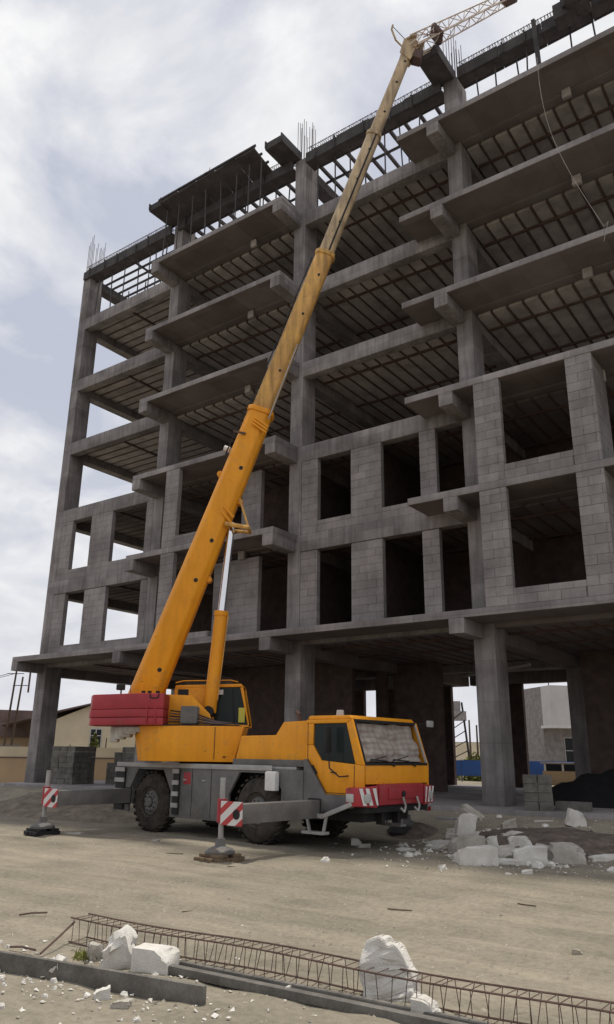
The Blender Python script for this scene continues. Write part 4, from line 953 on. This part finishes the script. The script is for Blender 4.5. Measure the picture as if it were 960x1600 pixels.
# dark earth mound around the debris
def mound(name, m_, x, y, rx, ry, h, seed, label, cat, z0=None, n=26):
    v = []; f = []
    for j in range(n):
        for i in range(n):
            a, b = i/(n-1)*2-1, j/(n-1)*2-1; r = math.hypot(a, b); px, py = x+a*rx, y+b*ry
            q = max(0, 1-r**1.6)*h*(1+.35*noise.noise(Vector((px*1.6+seed, py*1.6, 0))))+.05*h*noise.noise(Vector((px*6, py*6, seed)))
            base = gh(px, py) if z0 is None else z0
            v.append((px, py, base-.03+(q if r < 1 else -.02)))
    f = [(j*n+i, j*n+i+1, (j+1)*n+i+1, (j+1)*n+i) for j in range(n-1) for i in range(n-1)]
    me = bpy.data.meshes.new(name); me.from_pydata(v, [], f)
    for p in me.polygons: p.use_smooth = True
    return link(name, me, m_, label=label, cat=cat)
M['earth'] = mat('dark_earth', (.15, .12, .10), .97, .4, 5, bump=.8, bscale=18, grain=.3)
mound('earth_mound', 'earth', -5.6, 16.3, 2.4, 1.1, .22, 3, 'low mound of dark brown earth behind the white foam debris', 'earth')
mound('earth_mound', 'earth', -9.2, 17.0, .65, .5, .22, 5, 'small dark earth heap below the crane bumper', 'earth')
M['soil'] = mat('brown_soil', (.21, .178, .135), .97, .4, 3, bump=.8, bscale=14, grain=.25)
mound('soil_bank', 'soil', -20.6, 15.6, 4.6, 1.7, .42, 21, 'low bank of brown soil behind the rear outrigger at the left', 'soil')
mound('dark_heap', 'blackheap', -6.2, 22.6, 2.3, 1.7, .85, 9, 'large black heap under the building behind the block stack', 'heap', PL)
# block stack at the plinth edge, low blocks
sbm = MB().box((-.5, -.5, -.5), (.5, .5, .5)).mesh('block', .03); sbm.materials.append(M['jbeam'])
def stack(x, y, z, nx_, ny_, nz_, bs, rot, label, group=None, skip=()):
    r = thing('block_stack', label, 'blocks', (x, y, z), group)
    for k in range(nz_):
        for i in range(nx_):
            for j in range(ny_):
                if (i, j, k) in skip: continue
                if 0 < i < nx_-1 and 0 < j < ny_-1 and k < nz_-1: continue
                px, py = (i-(nx_-1)/2)*bs[0], (j-(ny_-1)/2)*bs[1]
                o = inst('block', sbm, (x+px*math.cos(rot)-py*math.sin(rot)+rnd.uniform(-.012, .012), y+px*math.sin(rot)+py*math.cos(rot)+rnd.uniform(-.012, .012), z+(k+.5)*bs[2]), (bs[0]-.006, bs[1]-.006, bs[2]-.005), r, rot+rnd.uniform(-.02, .02))
stack(-6.85, 18.95, PL, 2, 2, 4, (.33, .26, .2), vx-.2, 'short pillar of grey blocks stacked on the plinth behind the debris')
stack(-6.2, 19.5, PL, 2, 1, 1, (.4, .3, .2), 0, 'pair of low grey blocks beside the block pillar')
stack(-26.05, 20.2, PL, 3, 3, 7, (.40, .40, .2), R_(8), 'cube-shaped stack of grey blocks right of the left corner column', 'block stacks beside the left column')
stack(-24.6, 21.9, PL, 4, 3, 7, (.40, .36, .2), R_(4), 'stepped stack of grey blocks behind the crane tail', 'block stacks beside the left column', skip=[(0, j, k) for j in range(3) for k in range(4, 7)]+[(1, j, 6) for j in range(3)])
# ------------------------------------------------------------------ foreground: joists with rebar lattice
def plank(p, q, w, h, label, m_='jbeam', roll=0):
    p, q = Vector(p), Vector(q); MB().bar(p, q, w, h).build('concrete_joist', m_, bevel=.012, label=label, cat='joist', group='precast joists on the ground in front')
plank((-7.1, 4.36, .075), (-4.42, 4.84, .065), .05, .15, 'dark concrete joist lying on edge at the bottom left')
plank((-5.35, 5.28, .045), (-2.3, 5.46, .045), .08, .07, 'long grey concrete joist beside the rebar cage, nearer side')
plank((-5.6, 5.44, .04), (-2.5, 5.6, .04), .07, .06, 'long grey concrete joist directly under the rebar cage')
def cage(p, q, w, h, z, label):
    p, q = Vector(p), Vector(q); d = (q-p); Ln = d.length; d.normalize(); s_ = Vector((-d.y, d.x, 0))
    r = thing('rebar_cage', label, 'rebar cage', (p+q)/2)
    def P(t, a, b): 
        sag = .012*math.sin(t*2.1+a*3)
        return p+d*t+s_*(a*w/2)+Vector((0, 0, z+b*h+sag))
    ns = 40
    for a in (-1, 1):
        for b in (0, 1): MB().tube([P(Ln*i/ns, a, b) for i in range(ns+1)], .0075, 6).build('long_bar', 'rebar', r)
    n_ = int(Ln/.105)
    for i in range(n_):
        t = .04+i*.105; j1, j2 = rnd.uniform(-.03, .03), rnd.uniform(-.04, .04)
        MB().tube([P(t, -1, 0), P(t+j1, -1, 1), P(t+j1+.02, 1, 1), P(t+j2, 1, 0), P(t, -1, 0)], .0034, 5).build('stirrup', 'rebar', r)
cage((-6.75, 5.50, 0), (-1.2, 5.80, 0), .22, .21, .04, 'long rusty rebar cage lying across the foreground')
G2 = 'white foam pieces around the foreground joists'
foam(-5.42, 5.28, (.36, .2, .21), 21, 'squarish white foam block behind the dark joist at the left', .25, broken=.06, rough=.02, group=G2)
foam(-5.78, 5.25, (.30, .24, .30), 22, 'torn ragged foam block leaning on the squarish one', .6, (.2, -.4), broken=.5, rough=.16, group=G2)
fo = [(-.26, 0), (-.30, .12), (-.285, .28), (-.22, .38), (-.12, .435), (-.04, .43), (.02, .395), (.07, .38), (.12, .33), (.16, .25), (.20, .17), (.22, .08), (.245, 0)]
fo = [(x+.012*noise.noise(Vector((x*9, z*9, 1))), max(0, z+.012*noise.noise(Vector((x*11, z*11, 5))))) for (x, z), (x1, z1) in zip(fo, fo[1:]+fo[:1]) for (x, z) in ((x, z), ((x+x1)/2, (z+z1)/2))][:-1]
fo = [(x*.84, z) for x, z in fo]
big = MB(Matrix.Translation((-3.36, 5.82, gh(-3.36, 5.82)-.02)) @ Matrix.Rotation(.42, 4, 'Z') @ Matrix.Rotation(-.14, 4, 'X')).prism(fo, -.1, .1).mesh('foam_block', .022)
bmx = bmesh.new(); bmx.from_mesh(big); bmesh.ops.triangulate(bmx, faces=bmx.faces[:]); bmesh.ops.subdivide_edges(bmx, edges=bmx.edges[:], cuts=2)
for v in bmx.verts: v.co += Vector((noise.noise(v.co*14), noise.noise(v.co*14+Vector((5, 0, 0))), noise.noise(v.co*14+Vector((0, 5, 0)))))*.014+Vector((noise.noise(v.co*6), noise.noise(v.co*6+Vector((9, 0, 0))), noise.noise(v.co*6+Vector((0, 9, 0)))))*.05
bmx.to_mesh(big); bmx.free()
link('foam_block', big, 'foam', label='large upright broken slab of white foam in the foreground', cat='foam block', group=G2)
foam(-2.98, 5.62, (.2, .16, .14), 24, 'small foam lump at the foot of the upright slab', .3, broken=.5, group=G2)
foam(-5.95, 4.62, (.16, .12, .20), 25, 'pointed foam chip standing against the dark joist', .3, (.2, .2), broken=.6, rough=.12, group=G2)
foam(-5.2, 4.52, (.12, .1, .10), 26, 'small white foam lump in front of the dark joist', .9, broken=.5, rough=.12, group=G2)
foam(-6.55, 4.25, (.18, .12, .14), 27, 'white foam chunk at the left edge of the picture', .2, broken=.5, rough=.12, group=G2)
foam(-4.05, 5.36, (.06, .05, .10), 28, 'small white foam chip standing on the long joist', .2, broken=.4, group=G2)
foam(-3.62, 5.38, (.06, .06, .07), 29, 'tiny white foam chip on the joist before the upright slab', .2, broken=.4, group=G2)
foam(-6.1, 5.2, (.14, .14, .16), 30, 'ragged foam lump behind the dark joist, left of the torn block', 1.2, broken=.55, rough=.15, m='foamd', group=G2)
foam(-4.9, 4.45, (.14, .09, .06), 31, 'flat dirty foam scrap before the end of the dark joist', .5, broken=.5, rough=.12, m='foamd', group=G2)
foam(-6.9, 4.05, (.1, .1, .08), 32, 'small foam scrap in the bottom left corner', .5, broken=.5, rough=.12, group=G2)
for (a, b, lb) in (((-7.05, 4.95, .03), (-6.7, 4.98, .05), 'bent rusty bar lying left of the rebar cage'), ((-6.62, 4.98, .03), (-6.72, 5.42, .18), 'short rusty bar propped on the cage end'), ((-8.3, 5.9, .02), (-8.0, 6.05, .04), 'rusty bar lying at the far left of the foreground')):
    a, b = Vector(a), Vector(b); a.z += gh(a.x, a.y); b.z += gh(b.x, b.y)
    MB().tube([a, a.lerp(b, .4)+Vector((0, .02, .008)), b], .010, 6).build('rebar_scrap', 'rebar', label=lb, cat='rebar')
def grass_tuft(x, y, n, label):
    g = MB()
    for i in range(n):
        a = rnd.uniform(0, 6.28); r = rnd.uniform(0, .16); p = Vector((x+r*math.cos(a), y+r*math.sin(a)*.6, gh(x, y)))
        d = Vector((rnd.uniform(-.06, .06), rnd.uniform(-.06, .06), rnd.uniform(.03, .09))); w = Vector((.006, .003, 0))
        g.add([p-w, p+w, p+d*.6+w*.6, p+d, p+d*.6-w*.6], [(0, 1, 2, 3, 4)])
    g.build('weeds', 'leaf', kind='stuff', label=label, cat='weeds')
grass_tuft(-6.2, 5.15, 70, 'low green weeds growing behind the dark joist')
# scraps by the rear outrigger
foam(-15.5, 12.2, (.5, .07, .06), 41, 'pale stick lying beside the rear outrigger pad', .3, broken=.1, m='foamd', cat='stick', name='stick')
foam(-16.1, 11.85, (.34, .28, .14), 42, 'white plastic scrap wrapped round the rear outrigger foot', .3, (.2, .3), broken=.6, rough=.2, group=G2)

# ------------------------------------------------------------------ background
def polar(az, d): a = R_(az); return Vector((d*math.sin(a), d*math.cos(a), 0))
def frame_at(az, d, yaw=None):
    p = polar(az, d); a = -R_(az) if yaw is None else yaw
    return Matrix.Translation(p) @ Matrix.Rotation(a, 4, 'Z')      # local x to the right, y away from the camera
# boundary wall at the left
T = frame_at(-53.5, 46)
bw = thing('boundary_wall', 'two-tone cream and tan yard wall behind the left column', 'wall', T.translation)
MB(T).box((-14, 0, -.5), (13, .25, 1.45)).build('lower_wall', 'tan', bw); MB(T).box((-14, -.03, 1.45), (13, .28, 1.52)).build('band', 'roofd', bw); MB(T).box((-14, 0, 1.52), (13, .25, 2.05)).build('upper_wall', 'cream', bw)
def window(T_, x, z, w, h, par, y=-.02, bars=1):
    f = MB(T_).box((x-w/2-.06, y-.03, z-.06), (x+w/2+.06, y+.02, z+h+.06)).build('window', 'frame', par)
    MB(T_).box((x-w/2, y-.05, z), (x+w/2, y-.035, z+h)).build('pane', 'dglass', f)
    for k in range(bars): MB(T_).box((x-w/2+(k+1)*w/(bars+1)-.03, y-.075, z), (x-w/2+(k+1)*w/(bars+1)+.03, y-.055, z+h)).build('glazing_bar', 'frame', f)
    MB(T_).box((x-w/2, y-.074, z+h*.62), (x+w/2, y-.056, z+h*.62+.05)).build('glazing_bar', 'frame', f)
T = frame_at(-51.2, 62)
h1 = thing('gable_house', 'cream gabled house behind the yard wall at the left', 'house', T.translation)
MB(T).prism([(-3.2, 0), (-3.2, 3.9), (0, 5.3), (3.9, 4.4), (6.5, 3.4), (6.5, 0)], 0, 9).build('wall', 'cream', h1)
MB(T).prism([(-6.5, 3.75), (0, 5.42), (0, 5.3), (-6.5, 3.6)], -.4, 9).build('roof', 'roofd', h1); window(T, .35, 2.2, .75, 1.25, h1)
MB(T).prism([(0, 5.42), (6.7, 3.5), (6.7, 3.38), (0, 5.3)], -.3, 9).build('roof', 'tan', h1)
T = frame_at(-56.3, 66)
h2 = thing('long_house', 'low house with a long dark brown roof beside the poles', 'house', T.translation)
MB(T).box((-7, .4, 0), (4.5, 8, 2.9)).build('wall', 'tan', h2); MB(T).prism([(-8, 2.85), (-8, 3.0), (-8, 4.9), (5.2, 4.9), (5.2, 2.85)], 0, 8).build('roof', 'roofd', h2)
for x in (-3, 0, 2.6): window(T, x, 1.2, 1.0, 1.0, h2, .38)
for x, w_, h_, mm_, lb in ((-4, 2.6, 1.2, 'dark', 'dark parked machine shape behind the yard wall, left of the column'), (4.2, 3.4, 1.1, 'white', 'white parked car roof showing above the yard wall')):
    T = frame_at(-53.5, 50); MB(T).prism([(x, .2), (x, 1.2+h_*.35), (x+w_*.2, 1.3+h_*.7), (x+w_*.75, 1.3+h_*.7), (x+w_, 1.2+h_*.3), (x+w_, .2)], 0, 1.6).build('parked_vehicle', mm_, bevel=.12, label=lb, cat='vehicle')
for az, d, hh, lb in ((-56.9, 58, 7.6, 'tallest leaning wooden pole at the left edge'), (-56.45, 58, 6.8, 'shorter wooden pole beside the tallest one at the left edge')):
    p = polar(az, d); MB().cyl(p, p+Vector((.25, .2, hh)), .09, 8, .06).bar(p+Vector((-.3, -.15, hh-.6)), p+Vector((.7, .5, hh-.6)), .05).build('utility_pole', 'bark', label=lb, cat='pole', group='utility poles at the left')
for i, (u_, hh) in enumerate(((-50.2, 2.6), (-52.6, 2.2))):
    p = polar(u_, 47.5); v = MB()
    v.cyl(p, p+Vector((.1, 0, hh)), .06, 6, .03); v.build('fence_pole', 'bark', None, label=['thin dark pole behind the yard wall right of the column', 'thin dark pole behind the yard wall at the column'][i], cat='pole')
for i, (dz, dxx) in enumerate(((0, -.5), (0, .6))):
    a, b = polar(-56.9, 58)+Vector((dxx, 0, 7.0)), polar(-63, 75)+Vector((dxx, 0, 7.4))
    MB().tube([a.lerp(b, k/10)-Vector((0, 0, .5*math.sin(math.pi*k/10))) for k in range(11)], .02, 4).build('power_line', 'dark', label=['thin power line running left from the tallest pole, nearer side', 'thin power line running left from the tallest pole, farther side'][i], cat='wire')
# right background seen through the ground floor
T = frame_at(-19.2, 56, R_(48))
h3 = thing('pale_house', 'pale two-storey house with grey brick side seen through the ground floor', 'house', T.translation)
MB(T).box((0, -.02, 0), (9, 8, 3.9)).build('lower_wall', 'hgrey', h3); MB(T).box((0, -1.3, 3.9), (9, 8.02, 6.5)).build('upper_wall', 'hwhite', h3)
MB(T).box((-.06, -1.34, 3.72), (9.05, .2, 3.9)).build('balcony_edge', 'white', h3); MB(T).box((-.015, -.05, 0), (-.002, 8, 6.5)).build('brick_side', 'hgrey', h3)
MB(T).box((-.012, -1.3, 3.9), (-.003, -.05, 6.5)).build('brick_return', 'hwhite', h3)
window(T, 1.9, 5.0, .9, 1.3, h3, -1.32); window(T, 5.0, 5.0, .9, 1.3, h3, -1.32); window(T, 2.3, .9, 1.6, 2.2, h3, -.04)
MB(T).cyl((.1, -1, 6.5), (.1, -1, 8.6), .03, 6).build('roof_mast', 'dark', h3); MB(T).cyl((2.6, -1, 6.5), (2.6, -1, 7.3), .03, 6).build('roof_mast', 'dark', h3)
T = frame_at(-23.6, 47, R_(22))
fn_ = thing('blue_fence', 'blue sheet-metal site fence on pale posts seen through the ground floor', 'fence', T.translation)
for k in range(11):
    MB(T).box((-7.5+k*1.6, 0, .78), (-7.5+k*1.6+1.58, .05, 1.62)).build('sheet', 'blue', fn_); MB(T).box((-7.5+k*1.6-.03, .06, -.3), (-7.5+k*1.6+.05, .12, 1.66)).build('post', 'lgrey', fn_)
T = frame_at(-18.3, 44, R_(15)); ks = thing('guard_kiosk', 'low beige kiosk with dark windows before the blue fence', 'kiosk', T.translation)
MB(T).box((-.9, 0, -.3), (1.2, 1.5, 1.15)).build('wall', 'tan', ks); MB(T).box((-.8, .05, 1.15), (1.1, 1.45, 1.5)).build('window_band', 'dglass', ks); MB(T).box((-1, -.1, 1.5), (1.3, 1.6, 1.58)).build('roof', 'hgrey', ks)
for k in range(3): MB(T).box((-.82+k*.9, .0, 1.152), (-.72+k*.9, .049, 1.498)).build('post', 'white', ks)
T = frame_at(-24.5, 62, R_(22)); MB(T).box((-9, 0, -.5), (12, .3, 1.2)).build('low_wall', 'cream', label='low pale wall behind the blue fence', cat='wall')
T = frame_at(-25.05, 120); pyl = thing('tower', 'dark lattice tower with platform seen between the building columns', 'tower', T.translation)
for sx_ in (-1, 1):
    for sy_ in (-1, 1): MB(T).cyl((sx_*1.6, sy_*1.6, 0), (sx_*.7, sy_*.7, 9.6), .16, 6).build('leg', 'dark', pyl)
MB(T).box((-1.7, -1.2, 7.0), (1.3, 1.2, 8.3)).build('platform', 'hgrey', pyl); MB(T).box((-.5, -.5, 8.3), (.5, .5, 9.8)).build('tank', 'hgrey', pyl)
for k in range(6): MB(T).cyl((-1.5+.13*k, -1.3, k*1.4), (1.5-.13*k, -1.3, k*1.4+1.3), .07, 5).build('brace', 'dark', pyl)
for i, az in enumerate((-24.25, -23.75)):
    p = polar(az, 100); MB().cyl(p, p+Vector((0, 0, 6.2-.6*i)), .14, 6, .1).build('utility_pole', 'bark', label=['taller pole right of the lattice tower', 'shorter pole farther right of the lattice tower'][i], cat='pole', group='poles near the tower')
def bush(az, d, r, h, label):
    p = polar(az, d); root = thing('shrub', label, 'shrub', p); v = MB()
    for k in range(5): v.cyl(p, p+Vector((rnd.uniform(-r, r)*.5, rnd.uniform(-r, r)*.5, h*.7)), .05, 5, .02)
    v.build('stem', 'bark', root); lf = MB()
    for k in range(1500):
        a = rnd.uniform(0, 6.28); q = rnd.random()**.5; zz = rnd.random(); rr = r*q*(1-.55*zz**2)*(1+.3*math.sin(a*3+2))
        c = p+Vector((rr*math.cos(a), rr*math.sin(a), .2+h*zz*(1-.4*q))); d1 = Vector((rnd.uniform(-1, 1), rnd.uniform(-1, 1), rnd.uniform(-1, 1))).normalized()*.13; d2 = d1.cross(Vector((rnd.uniform(-1, 1), rnd.uniform(-1, 1), rnd.uniform(-1, 1)))).normalized()*.06
        lf.add([c-d1, c+d2, c+d1, c-d2], [(0, 1, 2, 3)])
    lf.build('foliage', 'leaf', root, kind='stuff')
bush(-24.0, 55, 1.5, 2.1, 'rounded green shrub behind the blue fence')
bush(-50.9, 48, .6, 2.9, 'thin green shrub behind the yard wall right of the column')
# far low skyline
for i, (az, d, w_, h_, mm_) in enumerate(((-22.5, 190, 30, 5, 'cream'), (-28, 210, 40, 5.5, 'hgrey'), (-60, 150, 40, 5, 'tan'))):
    T = frame_at(az, d); MB(T).box((-w_/2, 0, -1), (w_/2, 10, h_)).build('distant_building', mm_, label=['low cream building far behind the shrub', 'low grey building far away behind the crane', 'low tan building far away at the left edge'][i], cat='building')
